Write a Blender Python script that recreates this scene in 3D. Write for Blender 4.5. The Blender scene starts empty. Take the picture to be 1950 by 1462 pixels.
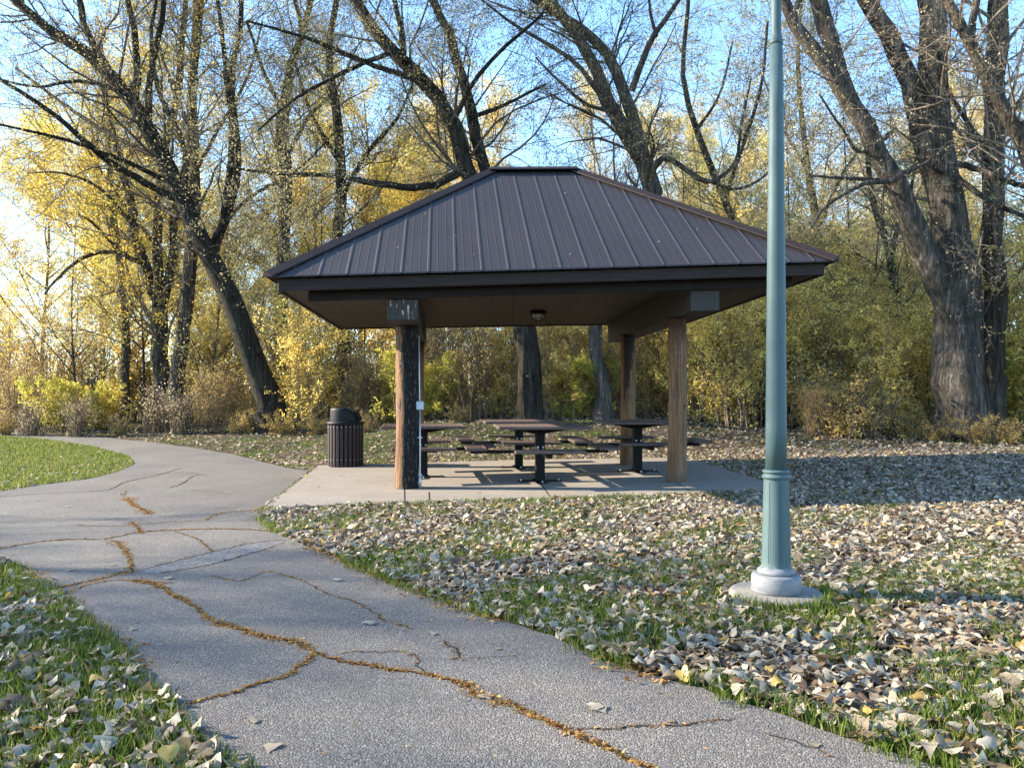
import bpy, math, random
import numpy as np
from mathutils import Vector
from mathutils.geometry import delaunay_2d_cdt
rng = np.random.default_rng(11)
random.seed(5)
PI = math.pi
S = bpy.context.scene
COL = S.collection

# ------------------------------------------------------------------ camera mapping (photo 1950 x 1462, f = 1450 px)
F, CX, HY, CAMZ = 1450.0, 975.0, 754.35, 1.19

def sstep(a, b, x):
    t = np.clip((x - a) / (b - a), 0, 1)
    return t * t * (3 - 2 * t)

def soft(v, k=0.8):
    return np.logaddexp(0, v / k) * k

def G(x, y):
    """height of the ground"""
    x = np.asarray(x, float); y = np.asarray(y, float)
    base = 0.0144 * (np.clip(x, -14, 16) - 0.32)
    wl = 1 - sstep(-5, -1.5, x)
    wr = sstep(3.5, 7, x)
    wc = 1 - wl - wr
    slope = 0.036 * wl + 0.115 * wc + 0.05 * wr
    y1 = 16.0 * wl + 14.8 * wc + 14.3 * wr
    y2 = 26.0 * wl + 19.6 * wc + 22.0 * wr
    rise = slope * (soft(y - y1) - soft(y - y2)) + 0.012 * np.maximum(y - y2, 0)
    return base + rise

def pt(px, py, d):
    return np.array([(px - CX) / F * d, d, CAMZ + (HY - py) / F * d])

def gp(px, py):
    """where the sight line of a photo pixel meets the ground"""
    dx, dz = (px - CX) / F, (HY - py) / F
    ds = np.linspace(1.0, 70, 1400)
    f = CAMZ + dz * ds - G(dx * ds, ds)
    i = int(np.argmax(f < 0))
    if f[i] >= 0: i = len(ds) - 1
    lo, hi = ds[max(i - 1, 0)], ds[i]
    for _ in range(30):
        m = (lo + hi) / 2
        if CAMZ + dz * m - G(dx * m, m) > 0: lo = m
        else: hi = m
    return np.array([dx * lo, lo, float(G(dx * lo, lo))])

# ------------------------------------------------------------------ mesh helpers
class MB:
    """collects vertices and faces and links them as ONE mesh object"""
    def __init__(s):
        s.V = []; s.Fq = []; s.n = 0; s.att = []
    def add(s, V, Fs, tint=None):
        V = np.asarray(V, float).reshape(-1, 3)
        s.V.append(V)
        for f in Fs:
            f = np.asarray(f, np.int64)
            if f.size: s.Fq.append(f + s.n)
        s.n += len(V)
        s.att.append(np.zeros(len(V)) if tint is None else np.broadcast_to(np.asarray(tint, float), (len(V),)))
    def build(s, name, mat, parent=None, smooth=False, loc=(0, 0, 0), tint=False):
        V = np.concatenate(s.V) if s.V else np.zeros((0, 3))
        me = bpy.data.meshes.new(name)
        me.vertices.add(len(V)); me.vertices.foreach_set('co', (V - np.asarray(loc)).ravel().astype(np.float32))
        idx = np.concatenate([f.ravel() for f in s.Fq]); cnt = np.concatenate([np.full(f.shape[0], f.shape[1]) for f in s.Fq])
        me.loops.add(len(idx)); me.loops.foreach_set('vertex_index', idx.astype(np.int32))
        st = np.concatenate([[0], np.cumsum(cnt)[:-1]])
        me.polygons.add(len(cnt)); me.polygons.foreach_set('loop_start', st.astype(np.int32))
        try: me.polygons.foreach_set('loop_total', cnt.astype(np.int32))
        except Exception: pass
        me.polygons.foreach_set('use_smooth', np.full(len(cnt), smooth))
        if tint:
            a = me.attributes.new('tint', 'FLOAT', 'POINT'); a.data.foreach_set('value', np.concatenate(s.att).astype(np.float32))
        me.update(calc_edges=True)
        me.materials.append(mat)
        o = bpy.data.objects.new(name, me); COL.objects.link(o)
        o.location = loc
        if parent is not None: o.parent = parent
        return o

BOXF = np.array([[0, 3, 2, 1], [4, 5, 6, 7], [0, 1, 5, 4], [1, 2, 6, 5], [2, 3, 7, 6], [3, 0, 4, 7]])
def box(mb, x0, x1, y0, y1, z0, z1, fn=None, tint=None):
    V = np.array([[x0, y0, z0], [x1, y0, z0], [x1, y1, z0], [x0, y1, z0], [x0, y0, z1], [x1, y0, z1], [x1, y1, z1], [x0, y1, z1]], float)
    if fn: V = fn(V)
    mb.add(V, [BOXF], tint)

def bbox(mb, x0, x1, y0, y1, z0, z1, c=0.006, fn=None, tint=None):
    """box with chamfered edges"""
    o = []
    for z, k in ((z0, c), (z0 + c, 0), (z1 - c, 0), (z1, c)):
        o += [[x0 + c + k, y0 + k, z], [x1 - c - k, y0 + k, z], [x1 - k, y0 + c + k, z], [x1 - k, y1 - c - k, z],
              [x1 - c - k, y1 - k, z], [x0 + c + k, y1 - k, z], [x0 + k, y1 - c - k, z], [x0 + k, y0 + c + k, z]]
    V = np.array(o, float)
    q = [[8 * l + i, 8 * l + (i + 1) % 8, 8 * l + 8 + (i + 1) % 8, 8 * l + 8 + i] for l in range(3) for i in range(8)]
    if fn: V = fn(V)
    mb.add(V, [np.array(q), np.array([[7, 6, 5, 4, 3, 2, 1, 0], [24, 25, 26, 27, 28, 29, 30, 31]])], tint)

def lathe(mb, prof, seg=32, c=(0, 0, 0), mod=None, tint=None):
    """profile of (radius, z); mod(angle, index) scales the radius"""
    a = np.arange(seg) / seg * 2 * PI
    V = []
    for i, (r, z) in enumerate(prof):
        rr = r * (mod(a, i) if mod else np.ones(seg))
        V.append(np.stack([c[0] + rr * np.cos(a), c[1] + rr * np.sin(a), np.full(seg, c[2] + z)], 1))
    n = len(prof)
    q = [[l * seg + i, l * seg + (i + 1) % seg, (l + 1) * seg + (i + 1) % seg, (l + 1) * seg + i] for l in range(n - 1) for i in range(seg)]
    mb.add(np.concatenate(V), [np.array(q), np.array([list(range((n - 1) * seg, n * seg))]), np.array([list(range(seg - 1, -1, -1))])], tint)

def resample(P, R, K):
    """smooth a traced polyline (Catmull-Rom) to K points"""
    P = np.asarray(P, float); R = np.asarray(R, float)
    n = len(P)
    if n == 1: raise ValueError
    A = np.concatenate([[2 * P[0] - P[1]], P, [2 * P[-1] - P[-2]]])
    seg = np.linalg.norm(np.diff(P, axis=0), axis=1); L = np.concatenate([[0], np.cumsum(seg)])
    t = np.linspace(0, L[-1], K)
    i = np.clip(np.searchsorted(L, t, 'right') - 1, 0, n - 2)
    u = ((t - L[i]) / np.maximum(seg[i], 1e-6))[:, None]
    p0, p1, p2, p3 = A[i], A[i + 1], A[i + 2], A[i + 3]
    Q = 0.5 * (2 * p1 + (p2 - p0) * u + (2 * p0 - 5 * p1 + 4 * p2 - p3) * u ** 2 + (3 * p1 - p0 - 3 * p2 + p3) * u ** 3)
    return Q, np.interp(t, L, R)

def tubes(mb, P, R, sides, lump=0.0, tint=None):
    """P (M,K,3), R (M,K)"""
    P = np.asarray(P, float); R = np.asarray(R, float)
    M, K, _ = P.shape
    if M == 0: return
    T = np.gradient(P, axis=1); T /= np.linalg.norm(T, axis=2, keepdims=True) + 1e-9
    mean = T.mean(1); ref = np.where(np.abs(mean[:, 2:3]) > 0.7, np.array([[1.0, 0, 0]]), np.array([[0, 0, 1.0]]))
    U = np.cross(T, ref[:, None, :]); U /= np.linalg.norm(U, axis=2, keepdims=True) + 1e-9
    W = np.cross(T, U)
    a = np.arange(sides) / sides * 2 * PI
    rr = R[:, :, None] * np.ones(sides)
    if lump:
        ph = rng.uniform(0, 6.28, (M, 1, 4)); k = np.arange(K)[None, :, None] / K
        for j, (fa, fz, am) in enumerate(((2, 3, .5), (3, 7, .4), (5, 5, .45), (4, 17, .3))):
            rr = rr * (1 + lump * am * np.sin(fa * a[None, None, :] + fz * k * 2 + ph[:, :, j:j + 1]))
        rr = rr * (1 + lump * 0.25 * rng.normal(size=rr.shape))
    V = P[:, :, None, :] + rr[..., None] * (np.cos(a)[None, None, :, None] * U[:, :, None, :] + np.sin(a)[None, None, :, None] * W[:, :, None, :])
    i = np.arange(sides); j = (i + 1) % sides
    k = np.arange(K - 1)[:, None] * sides
    q = np.stack([k + i, k + j, k + sides + j, k + sides + i], -1).reshape(-1, 4)
    q = (q[None] + (np.arange(M) * K * sides)[:, None, None]).reshape(-1, 4)
    cap = ((K - 1) * sides + i)[None] + (np.arange(M) * K * sides)[:, None]
    mb.add(V.reshape(-1, 3), [q, cap], tint)

def sprout(P, R, n, t0, t1, ln, spread, up, K, ratio, wander=0.25, rmin=0.004, tipr=0.25, lenpow=0.6):
    """n new shoots from random places on the polylines P (M,K,3): returns P2, R2"""
    M, K0, _ = P.shape
    seglen = np.linalg.norm(np.diff(P, axis=1), axis=2).sum(1)
    w = seglen / seglen.sum()
    pi = rng.choice(M, n, p=w)
    t = rng.uniform(t0, t1, n) * (K0 - 1)
    i = np.clip(t.astype(int), 0, K0 - 2); u = (t - i)[:, None]
    p = P[pi, i] * (1 - u) + P[pi, i + 1] * u
    r = R[pi, i] * (1 - u[:, 0]) + R[pi, i + 1] * u[:, 0]
    tan = P[pi, i + 1] - P[pi, i]; tan /= np.linalg.norm(tan, axis=1, keepdims=True) + 1e-9
    rd = rng.normal(size=(n, 3)); rd -= (rd * tan).sum(1, keepdims=True) * tan; rd /= np.linalg.norm(rd, axis=1, keepdims=True) + 1e-9
    d = tan * math.cos(spread) + rd * math.sin(spread) + np.array([0, 0, up]); d /= np.linalg.norm(d, axis=1, keepdims=True)
    L = ln * rng.uniform(0.55, 1.35, n) * (1.15 - 0.6 * t / (K0 - 1)) ** lenpow
    step = (L / (K - 1))[:, None]
    out = [p]
    for k in range(K - 1):
        d = d + rng.normal(size=(n, 3)) * wander + np.array([0, 0, up * 0.3]); d /= np.linalg.norm(d, axis=1, keepdims=True)
        p = p + d * step; out.append(p)
    P2 = np.stack(out, 1)
    R2 = np.maximum(r * ratio, rmin)[:, None] * np.linspace(1, tipr, K)[None, :]
    return P2, np.maximum(R2, rmin * 0.6)

def leaves_at(mb, C, size, flat=0.0, clump=None, aspect=0.5, var=0.4):
    """one small rhombus leaf at each centre"""
    n = len(C)
    if n == 0: return
    a = rng.normal(size=(n, 3)); a[:, 2] *= (1 - flat); a /= np.linalg.norm(a, axis=1, keepdims=True) + 1e-9
    b = rng.normal(size=(n, 3)); b -= (b * a).sum(1, keepdims=True) * a; b /= np.linalg.norm(b, axis=1, keepdims=True) + 1e-9
    nn = np.cross(a, b)
    s = (size * rng.uniform(1 - var, 1 + var, n))[:, None]
    V = np.stack([C - a * s * .5, C + b * s * aspect * .5 + nn * s * .1, C + a * s * .5, C - b * s * aspect * .5 + nn * s * .1], 1)
    t = rng.uniform(0, 1, n) if clump is None else np.clip(clump + rng.normal(size=n) * .16, 0, 1)
    mb.add(V.reshape(-1, 3), [np.arange(4 * n).reshape(n, 4)], np.repeat(t, 4))

def clumpnoise(C, k=0.8):
    x = np.zeros(len(C))
    for f, a in ((1.0, .5), (2.3, .3), (4.9, .2)):
        ph = rng.uniform(0, 6.28, 3)
        x += a * np.sin(C[:, 0] * f * k + ph[0] + 1.7 * np.sin(C[:, 1] * f * k * .7)) * np.cos(C[:, 2] * f * k * 1.1 + ph[1]) 
    return np.clip(0.5 + 0.6 * x, 0, 1)

def along(P, n, t0=0.15, jit=0.03):
    M, K, _ = P.shape
    pi = rng.integers(0, M, n); t = rng.uniform(t0, 1, n) * (K - 1); i = np.clip(t.astype(int), 0, K - 2); u = (t - i)[:, None]
    return P[pi, i] * (1 - u) + P[pi, i + 1] * u + rng.normal(size=(n, 3)) * jit

def thing(name, label, cat, loc=(0, 0, 0), rz=0, group=None):
    o = bpy.data.objects.new(name, None); COL.objects.link(o)
    o.empty_display_size = .2
    o.location = loc; o.rotation_euler = (0, 0, rz)
    tag(o, label, cat, group)
    return o

def tag(o, label=None, cat=None, group=None, kind=None):
    if label: o['label'] = label
    if cat: o['category'] = cat
    if group: o['group'] = group
    if kind: o['kind'] = kind
    return o

def dup(root, loc, rz, label, group=None, scale=1.0, mats=None):
    r = root.copy(); COL.objects.link(r); r.location = loc; r.rotation_euler = (0, 0, rz); r.scale = (scale,) * 3 if np.isscalar(scale) else scale
    r['label'] = label
    if group: r['group'] = group
    for ch in list(root.children):
        c = ch.copy(); COL.objects.link(c); c.parent = r
        if mats and ch.name.split('.')[0] in mats:
            c.material_slots[0].link = 'OBJECT'; c.material_slots[0].material = mats[ch.name.split('.')[0]]
        for g in ch.children:
            d = g.copy(); COL.objects.link(d); d.parent = c
    return r

# ------------------------------------------------------------------ materials
def newmat(name):
    m = bpy.data.materials.new(name); m.use_nodes = True
    nt = m.node_tree; nt.nodes.clear()
    out = nt.nodes.new('ShaderNodeOutputMaterial')
    return m, nt, out

def node(nt, typ, **kw):
    n = nt.nodes.new(typ)
    for k, v in kw.items():
        if k in n.inputs.keys() if hasattr(n.inputs, 'keys') else False: n.inputs[k].default_value = v
        else: setattr(n, k, v)
    return n

def coords(nt, scale=(1, 1, 1), kind='Object', rot=(0, 0, 0)):
    tc = nt.nodes.new('ShaderNodeTexCoord'); mp = nt.nodes.new('ShaderNodeMapping')
    mp.inputs['Scale'].default_value = scale; mp.inputs['Rotation'].default_value = rot
    nt.links.new(tc.outputs[kind], mp.inputs['Vector'])
    return mp.outputs['Vector']

def noise(nt, vec, scale, detail=4, rough=0.6):
    n = nt.nodes.new('ShaderNodeTexNoise'); n.inputs['Scale'].default_value = scale; n.inputs['Detail'].default_value = detail; n.inputs['Roughness'].default_value = rough
    nt.links.new(vec, n.inputs['Vector']); return n.outputs['Fac']

def ramp(nt, fac, stops, interp='LINEAR'):
    r = nt.nodes.new('ShaderNodeValToRGB'); cr = r.color_ramp; cr.interpolation = interp
    while len(cr.elements) < len(stops): cr.elements.new(0.5)
    for e, (p, c) in zip(cr.elements, stops):
        e.position = p; e.color = (c, c, c, 1) if np.isscalar(c) else (*c, 1)
    nt.links.new(fac, r.inputs['Fac']); return r.outputs['Color']

def mixc(nt, fac, a, b, mode='MIX'):
    m = nt.nodes.new('ShaderNodeMix'); m.data_type = 'RGBA'; m.blend_type = mode
    for s, v in ((m.inputs['Factor'], fac), (m.inputs[6], a), (m.inputs[7], b)):
        if isinstance(v, bpy.types.NodeSocket): nt.links.new(v, s)
        elif np.isscalar(v): s.default_value = v
        else: s.default_value = (*v, 1)
    return m.outputs[2]

def mathn(nt, op, a, b=None, c=None, clamp=False):
    m = nt.nodes.new('ShaderNodeMath'); m.operation = op; m.use_clamp = clamp
    for s, v in zip(m.inputs, (a, b, c)):
        if v is None: continue
        if isinstance(v, bpy.types.NodeSocket): nt.links.new(v, s)
        else: s.default_value = v
    return m.outputs[0]

def finish(nt, out, col, rough=0.8, bump=None, dist=0.01, strength=0.6, metallic=0.0, spec=0.5):
    p = nt.nodes.new('ShaderNodeBsdfPrincipled')
    for k, v in (('Base Color', col), ('Roughness', rough)):
        if isinstance(v, bpy.types.NodeSocket): nt.links.new(v, p.inputs[k])
        else: p.inputs[k].default_value = v if np.isscalar(v) else (*v, 1)
    p.inputs['Metallic'].default_value = metallic
    p.inputs['Specular IOR Level'].default_value = spec
    if bump is not None:
        b = nt.nodes.new('ShaderNodeBump'); b.inputs['Distance'].default_value = dist; b.inputs['Strength'].default_value = strength
        nt.links.new(bump, b.inputs['Height']); nt.links.new(b.outputs['Normal'], p.inputs['Normal'])
    nt.links.new(p.outputs['BSDF'], out.inputs['Surface'])
    return p

def leafmat(name, stops, transl=0.5, rnd=0.0, gloss=0.0):
    m, nt, out = newmat(name)
    a = nt.nodes.new('ShaderNodeAttribute'); a.attribute_name = 'tint'
    fac = a.outputs['Fac']
    if rnd:
        oi = nt.nodes.new('ShaderNodeObjectInfo')
        fac = mathn(nt, 'ADD', fac, mathn(nt, 'MULTIPLY', mathn(nt, 'SUBTRACT', oi.outputs['Random'], .5), rnd), clamp=True)
    c = ramp(nt, fac, stops)
    d = nt.nodes.new('ShaderNodeBsdfDiffuse'); t = nt.nodes.new('ShaderNodeBsdfTranslucent'); mx = nt.nodes.new('ShaderNodeMixShader')
    nt.links.new(c, d.inputs['Color']); nt.links.new(c, t.inputs['Color'])
    mx.inputs[0].default_value = transl
    nt.links.new(d.outputs[0], mx.inputs[1]); nt.links.new(t.outputs[0], mx.inputs[2])
    sh = mx.outputs[0]
    if gloss:
        g = nt.nodes.new('ShaderNodeBsdfGlossy'); g.inputs['Roughness'].default_value = .45
        fr = nt.nodes.new('ShaderNodeMixShader'); fr.inputs[0].default_value = gloss
        nt.links.new(sh, fr.inputs[1]); nt.links.new(g.outputs[0], fr.inputs[2]); sh = fr.outputs[0]
    nt.links.new(sh, out.inputs['Surface'])
    return m

M = {}
def mk_bark(name, a, b, c, zs=0.12, sc=9, dist=0.05):
    m, nt, out = newmat(name)
    v = coords(nt, (1, 1, zs)); f = noise(nt, v, sc, 6, .65); v2 = coords(nt); g = noise(nt, v2, 1.3, 3)
    rid = mathn(nt, 'ABSOLUTE', mathn(nt, 'SUBTRACT', noise(nt, coords(nt, (1, 1, zs * .55)), sc * 1.5, 7, .68), .5))
    fur = ramp(nt, rid, [(0, 0), (.05, .55), (.13, 1)])
    plate = noise(nt, coords(nt, (1, 1, .45)), sc * 1.6, 4, .7)
    col = ramp(nt, f, [(.3, a), (.52, b), (.75, c)])
    col = mixc(nt, ramp(nt, fur, [(0, .6), (.7, 0)]), col, tuple(x * .7 for x in a))
    col = mixc(nt, ramp(nt, plate, [(.56, 0), (.72, .5)]), col, c)
    col = mixc(nt, ramp(nt, g, [(.42, 0), (.68, .8)]), col, mixc(nt, .5, col, (.075, .08, .05)))
    h = mathn(nt, 'ADD', mathn(nt, 'MULTIPLY', f, .5), mathn(nt, 'ADD', fur, mathn(nt, 'MULTIPLY', plate, .5)))
    finish(nt, out, col, .95, h, dist, 1.0, spec=.15)
    return m
M['bark'] = mk_bark('bark_grey_brown', (.04, .033, .026), (.15, .125, .10), (.28, .24, .195))
M['bark_dark'] = mk_bark('bark_dark', (.015, .012, .010), (.060, .050, .040), (.13, .11, .088))
M['bark_pale'] = mk_bark('bark_pale', (.06, .05, .042), (.19, .165, .14), (.34, .30, .26), sc=7)
M['bark_furrow'] = mk_bark('bark_furrowed', (.06, .05, .041), (.23, .195, .16), (.42, .37, .31), zs=.16, sc=7, dist=.12)
m, nt, out = newmat('twig'); f = noise(nt, coords(nt), 3, 2); finish(nt, out, ramp(nt, f, [(.3, (.11, .088, .065)), (.7, (.27, .22, .17))]), .9, spec=.1); M['twig'] = m
m, nt, out = newmat('twig_dark'); f = noise(nt, coords(nt), 3, 2); finish(nt, out, ramp(nt, f, [(.3, (.05, .041, .032)), (.7, (.14, .115, .09))]), .9, spec=.1); M['twig_dark'] = m
m, nt, out = newmat('twig_russet'); f = noise(nt, coords(nt), 3, 2); finish(nt, out, ramp(nt, f, [(.3, (.10, .072, .048)), (.7, (.26, .195, .13))]), .9, spec=.1); M['twig_russet'] = m

M['lf_yellow'] = leafmat('leaf_yellow', [(0, (.44, .27, .05)), (.35, (.60, .44, .07)), (.7, (.68, .56, .12)), (1, (.50, .48, .12))], .55, .3)
M['lf_gold'] = leafmat('leaf_gold_tan', [(0, (.40, .27, .10)), (.4, (.70, .52, .18)), (.75, (.84, .68, .24)), (1, (.62, .58, .20))], .5, .3)
M['lf_olive'] = leafmat('leaf_olive', [(0, (.26, .23, .11)), (.4, (.44, .40, .17)), (.75, (.64, .56, .24)), (1, (.76, .62, .24))], .45, .3)
M['lf_grey'] = leafmat('leaf_grey_olive', [(0, (.16, .145, .085)), (.4, (.29, .26, .14)), (.75, (.46, .40, .20)), (1, (.68, .56, .22))], .4, .2)
M['lf_tan'] = leafmat('leaf_dry_tan', [(0, (.26, .21, .12)), (.5, (.46, .39, .23)), (1, (.68, .60, .38))], .45, .2)
M['lf_lime'] = leafmat('leaf_yellow_green', [(0, (.26, .25, .06)), (.4, (.46, .43, .09)), (.75, (.64, .55, .13)), (1, (.7, .53, .11))], .55, .3)
M['lf_shrub'] = leafmat('leaf_shrub_green', [(0, (.26, .18, .08)), (.25, (.62, .49, .15)), (.5, (.90, .72, .22)), (1, (.95, .70, .18))], .5, .35)
M['lf_rust'] = leafmat('leaf_rust', [(0, (.27, .18, .09)), (.4, (.52, .37, .16)), (.75, (.72, .53, .20)), (1, (.84, .66, .16))], .5, .3)
M['lf_dark'] = leafmat('leaf_dark_green', [(0, (.09, .07, .04)), (.5, (.25, .20, .085)), (1, (.58, .42, .14))], .4, .3)
M['grass'] = leafmat('grass_blade', [(0, (.045, .07, .016)), (.5, (.105, .158, .03)), (.8, (.19, .23, .05)), (1, (.34, .29, .13))], .45)
M['litter'] = leafmat('dry_leaf', [(0, (.08, .048, .028)), (.13, (.15, .10, .06)), (.30, (.215, .165, .105)), (.5, (.30, .25, .18)), (.8, (.38, .33, .25)), (.95, (.44, .395, .31)), (.97, (.36, .22, .07)), (1, (.42, .31, .08))], .3, gloss=.04)
M['debris'] = leafmat('crack_debris', [(0, (.12, .055, .02)), (.5, (.32, .165, .055)), (.85, (.46, .30, .11)), (1, (.34, .30, .09))], .3)

# soil under grass and leaves
m, nt, out = newmat('soil_turf'); v = coords(nt)
a = noise(nt, v, .8, 4); b = noise(nt, v, 24, 5, .7); c = noise(nt, v, 140, 3, .7)
col = mixc(nt, ramp(nt, a, [(.42, 0), (.58, 1)]), ramp(nt, b, [(.3, (.022, .028, .011)), (.7, (.06, .07, .026))]), ramp(nt, b, [(.3, (.034, .026, .017)), (.5, (.09, .068, .046)), (.72, (.20, .16, .115))]))
finish(nt, out, col, 1, mathn(nt, 'ADD', b, c), .03, .8, spec=.05); M['soil'] = m

# asphalt
m, nt, out = newmat('asphalt'); v = coords(nt)
vo = nt.nodes.new('ShaderNodeTexVoronoi'); vo.inputs['Scale'].default_value = 145; nt.links.new(v, vo.inputs['Vector'])
vo2 = nt.nodes.new('ShaderNodeTexVoronoi'); vo2.inputs['Scale'].default_value = 260; nt.links.new(v, vo2.inputs['Vector'])
big = noise(nt, v, .55, 5, .6); med = noise(nt, v, 5, 5, .7); fine = noise(nt, v, 260, 2, .7)
sep = nt.nodes.new('ShaderNodeSeparateColor'); nt.links.new(vo.outputs['Color'], sep.inputs[0])
stone = ramp(nt, sep.outputs[0], [(0, (.112, .102, .091)), (.35, (.156, .143, .129)), (.75, (.194, .179, .162)), (.9, (.25, .232, .21)), (1, (.34, .316, .285))])
gap = ramp(nt, vo.outputs['Distance'], [(.25, 1), (.62, 0)])
col = mixc(nt, ramp(nt, gap, [(0, .7), (.6, 0)]), stone, (.055, .053, .051))
col = mixc(nt, 1.0, col, ramp(nt, big, [(.32, (.80, .80, .81)), (.5, (.98, .97, .95)), (.68, (1.14, 1.11, 1.06))]), 'MULTIPLY')
col = mixc(nt, ramp(nt, med, [(.52, 0), (.75, .3)]), col, (.085, .08, .074))
stn = noise(nt, coords(nt, (1, 1, 1)), 1.7, 6, .75)
col = mixc(nt, ramp(nt, stn, [(.5, 0), (.62, .32)]), col, (.088, .083, .078))
hh = mathn(nt, 'ADD', mathn(nt, 'MULTIPLY', vo.outputs['Distance'], -1.2), mathn(nt, 'MULTIPLY', vo2.outputs['Distance'], -.5))
finish(nt, out, col, .85, hh, .004, .8, spec=.25); M['asphalt'] = m
m, nt, out = newmat('asphalt_patch'); v = coords(nt); f = noise(nt, v, 45, 5, .75); g = noise(nt, v, 6, 3)
finish(nt, out, mixc(nt, ramp(nt, g, [(.4, 0), (.65, .6)]), ramp(nt, f, [(.38, (.05, .048, .048)), (.52, (.16, .155, .15)), (.68, (.29, .28, .27))]), (.11, .107, .107)), .9, f, .008, .8, spec=.2); M['patch'] = m
m, nt, out = newmat('crack'); finish(nt, out, ramp(nt, noise(nt, coords(nt), 60, 3), [(.4, (.018, .016, .014)), (.7, (.06, .045, .03))]), 1, spec=0); M['crack'] = m

# concrete
def concrete(name, base, warm):
    m, nt, out = newmat(name); v = coords(nt)
    a = noise(nt, v, .9, 5, .65); b = noise(nt, v, 12, 6, .7); c = noise(nt, v, 180, 3, .7)
    col = ramp(nt, b, [(.3, tuple(x * .78 for x in base)), (.55, base), (.75, tuple(x * 1.14 for x in base))])
    col = mixc(nt, ramp(nt, a, [(.4, 0), (.7, .7)]), col, warm)
    col = mixc(nt, ramp(nt, noise(nt, v, 3.3, 6, .75), [(.6, 0), (.72, .35)]), col, (.10, .085, .07))
    col = mixc(nt, ramp(nt, noise(nt, coords(nt, (.5, 2.2, 1)), 1.6, 6, .72), [(.5, 0), (.68, .5)]), col, tuple(x * .62 for x in base))
    finish(nt, out, col, .85, mathn(nt, 'ADD', b, mathn(nt, 'MULTIPLY', c, .6)), .004, .6, spec=.25)
    return m
M['concrete'] = concrete('concrete_slab', (.235, .208, .176), (.185, .157, .127))
M['footing'] = concrete('concrete_footing', (.24, .22, .195), (.19, .165, .14))

# painted brown metal roof
m, nt, out = newmat('brown_metal'); v = coords(nt)
a = noise(nt, v, .7, 4); b = noise(nt, v, 7, 5, .7); st = noise(nt, coords(nt, (6, .35, .35)), 3, 4, .7)
col = mixc(nt, ramp(nt, a, [(.35, 0), (.65, 1)]), (.026, .022, .0235), (.032, .027, .028))
col = mixc(nt, ramp(nt, st, [(.55, 0), (.8, .10)]), col, (.06, .052, .052))
col = mixc(nt, ramp(nt, noise(nt, v, 38, 3, .8), [(.74, 0), (.78, .5)]), col, (.08, .074, .07))
col = mixc(nt, ramp(nt, b, [(.62, 0), (.78, .35)]), col, (.022, .019, .02))
finish(nt, out, col, ramp(nt, b, [(.3, .5), (.7, .65)]), noise(nt, v, 2.5, 2), .02, .3, spec=.35); M['roof'] = m
m, nt, out = newmat('brown_trim'); v = coords(nt); b = noise(nt, coords(nt, (.5, .5, 8)), 6, 5, .7)
finish(nt, out, ramp(nt, b, [(.3, (.014, .0092, .0082)), (.6, (.030, .020, .0175)), (.8, (.060, .042, .035))]), .6, b, .004, .5, spec=.2); M['trim'] = m
# brown stained boards of the ceiling
m, nt, out = newmat('soffit_boards'); tc = nt.nodes.new('ShaderNodeTexCoord'); sx = nt.nodes.new('ShaderNodeSeparateXYZ'); nt.links.new(tc.outputs['Object'], sx.inputs[0])
fx = mathn(nt, 'FRACT', mathn(nt, 'MULTIPLY', sx.outputs[0], 3.4)); fl = mathn(nt, 'FLOOR', mathn(nt, 'MULTIPLY', sx.outputs[0], 3.4))
wn = nt.nodes.new('ShaderNodeTexWhiteNoise'); wn.noise_dimensions = '1D'; nt.links.new(fl, wn.inputs['W'])
gr = noise(nt, coords(nt, (12, .8, 1)), 4, 5, .7)
col = mixc(nt, wn.outputs['Value'], (.013, .009, .0075), (.034, .023, .018)); col = mixc(nt, ramp(nt, gr, [(.4, 0), (.75, .7)]), col, (.055, .036, .026))
gv = ramp(nt, fx, [(0, 0), (.045, 1), (.955, 1), (1, 0)]); col = mixc(nt, gv, (.008, .006, .005), col)
finish(nt, out, col, .65, mathn(nt, 'ADD', gv, mathn(nt, 'MULTIPLY', gr, .2)), .01, .8); M['soffit'] = m
def beammat(name, peel):
    m, nt, out = newmat(name); g = noise(nt, coords(nt, (9, 9, .7)), 5, 5, .7)
    col = ramp(nt, g, [(.3, (.014, .011, .0105)), (.55, (.031, .025, .024)), (.75, (.058, .048, .045))])
    if peel:
        tc = nt.nodes.new('ShaderNodeTexCoord'); sp = nt.nodes.new('ShaderNodeSeparateXYZ'); nt.links.new(tc.outputs['Object'], sp.inputs[0])
        pk = noise(nt, coords(nt, (11, 2, 2.2)), 3.2, 4, .7)
        gate = mathn(nt, 'MULTIPLY', ramp(nt, sp.outputs[1], [(0, 1), (.02, 0)]), 1.0)
        col = mixc(nt, mathn(nt, 'MULTIPLY', ramp(nt, pk, [(.60, 0), (.63, 1)]), gate), col, (.46, .37, .27))
    finish(nt, out, col, .7, g, .008, .8)
    return m
M['beam'] = beammat('stained_beam', False); M['beam_peel'] = beammat('peeling_beam', True)

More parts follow.
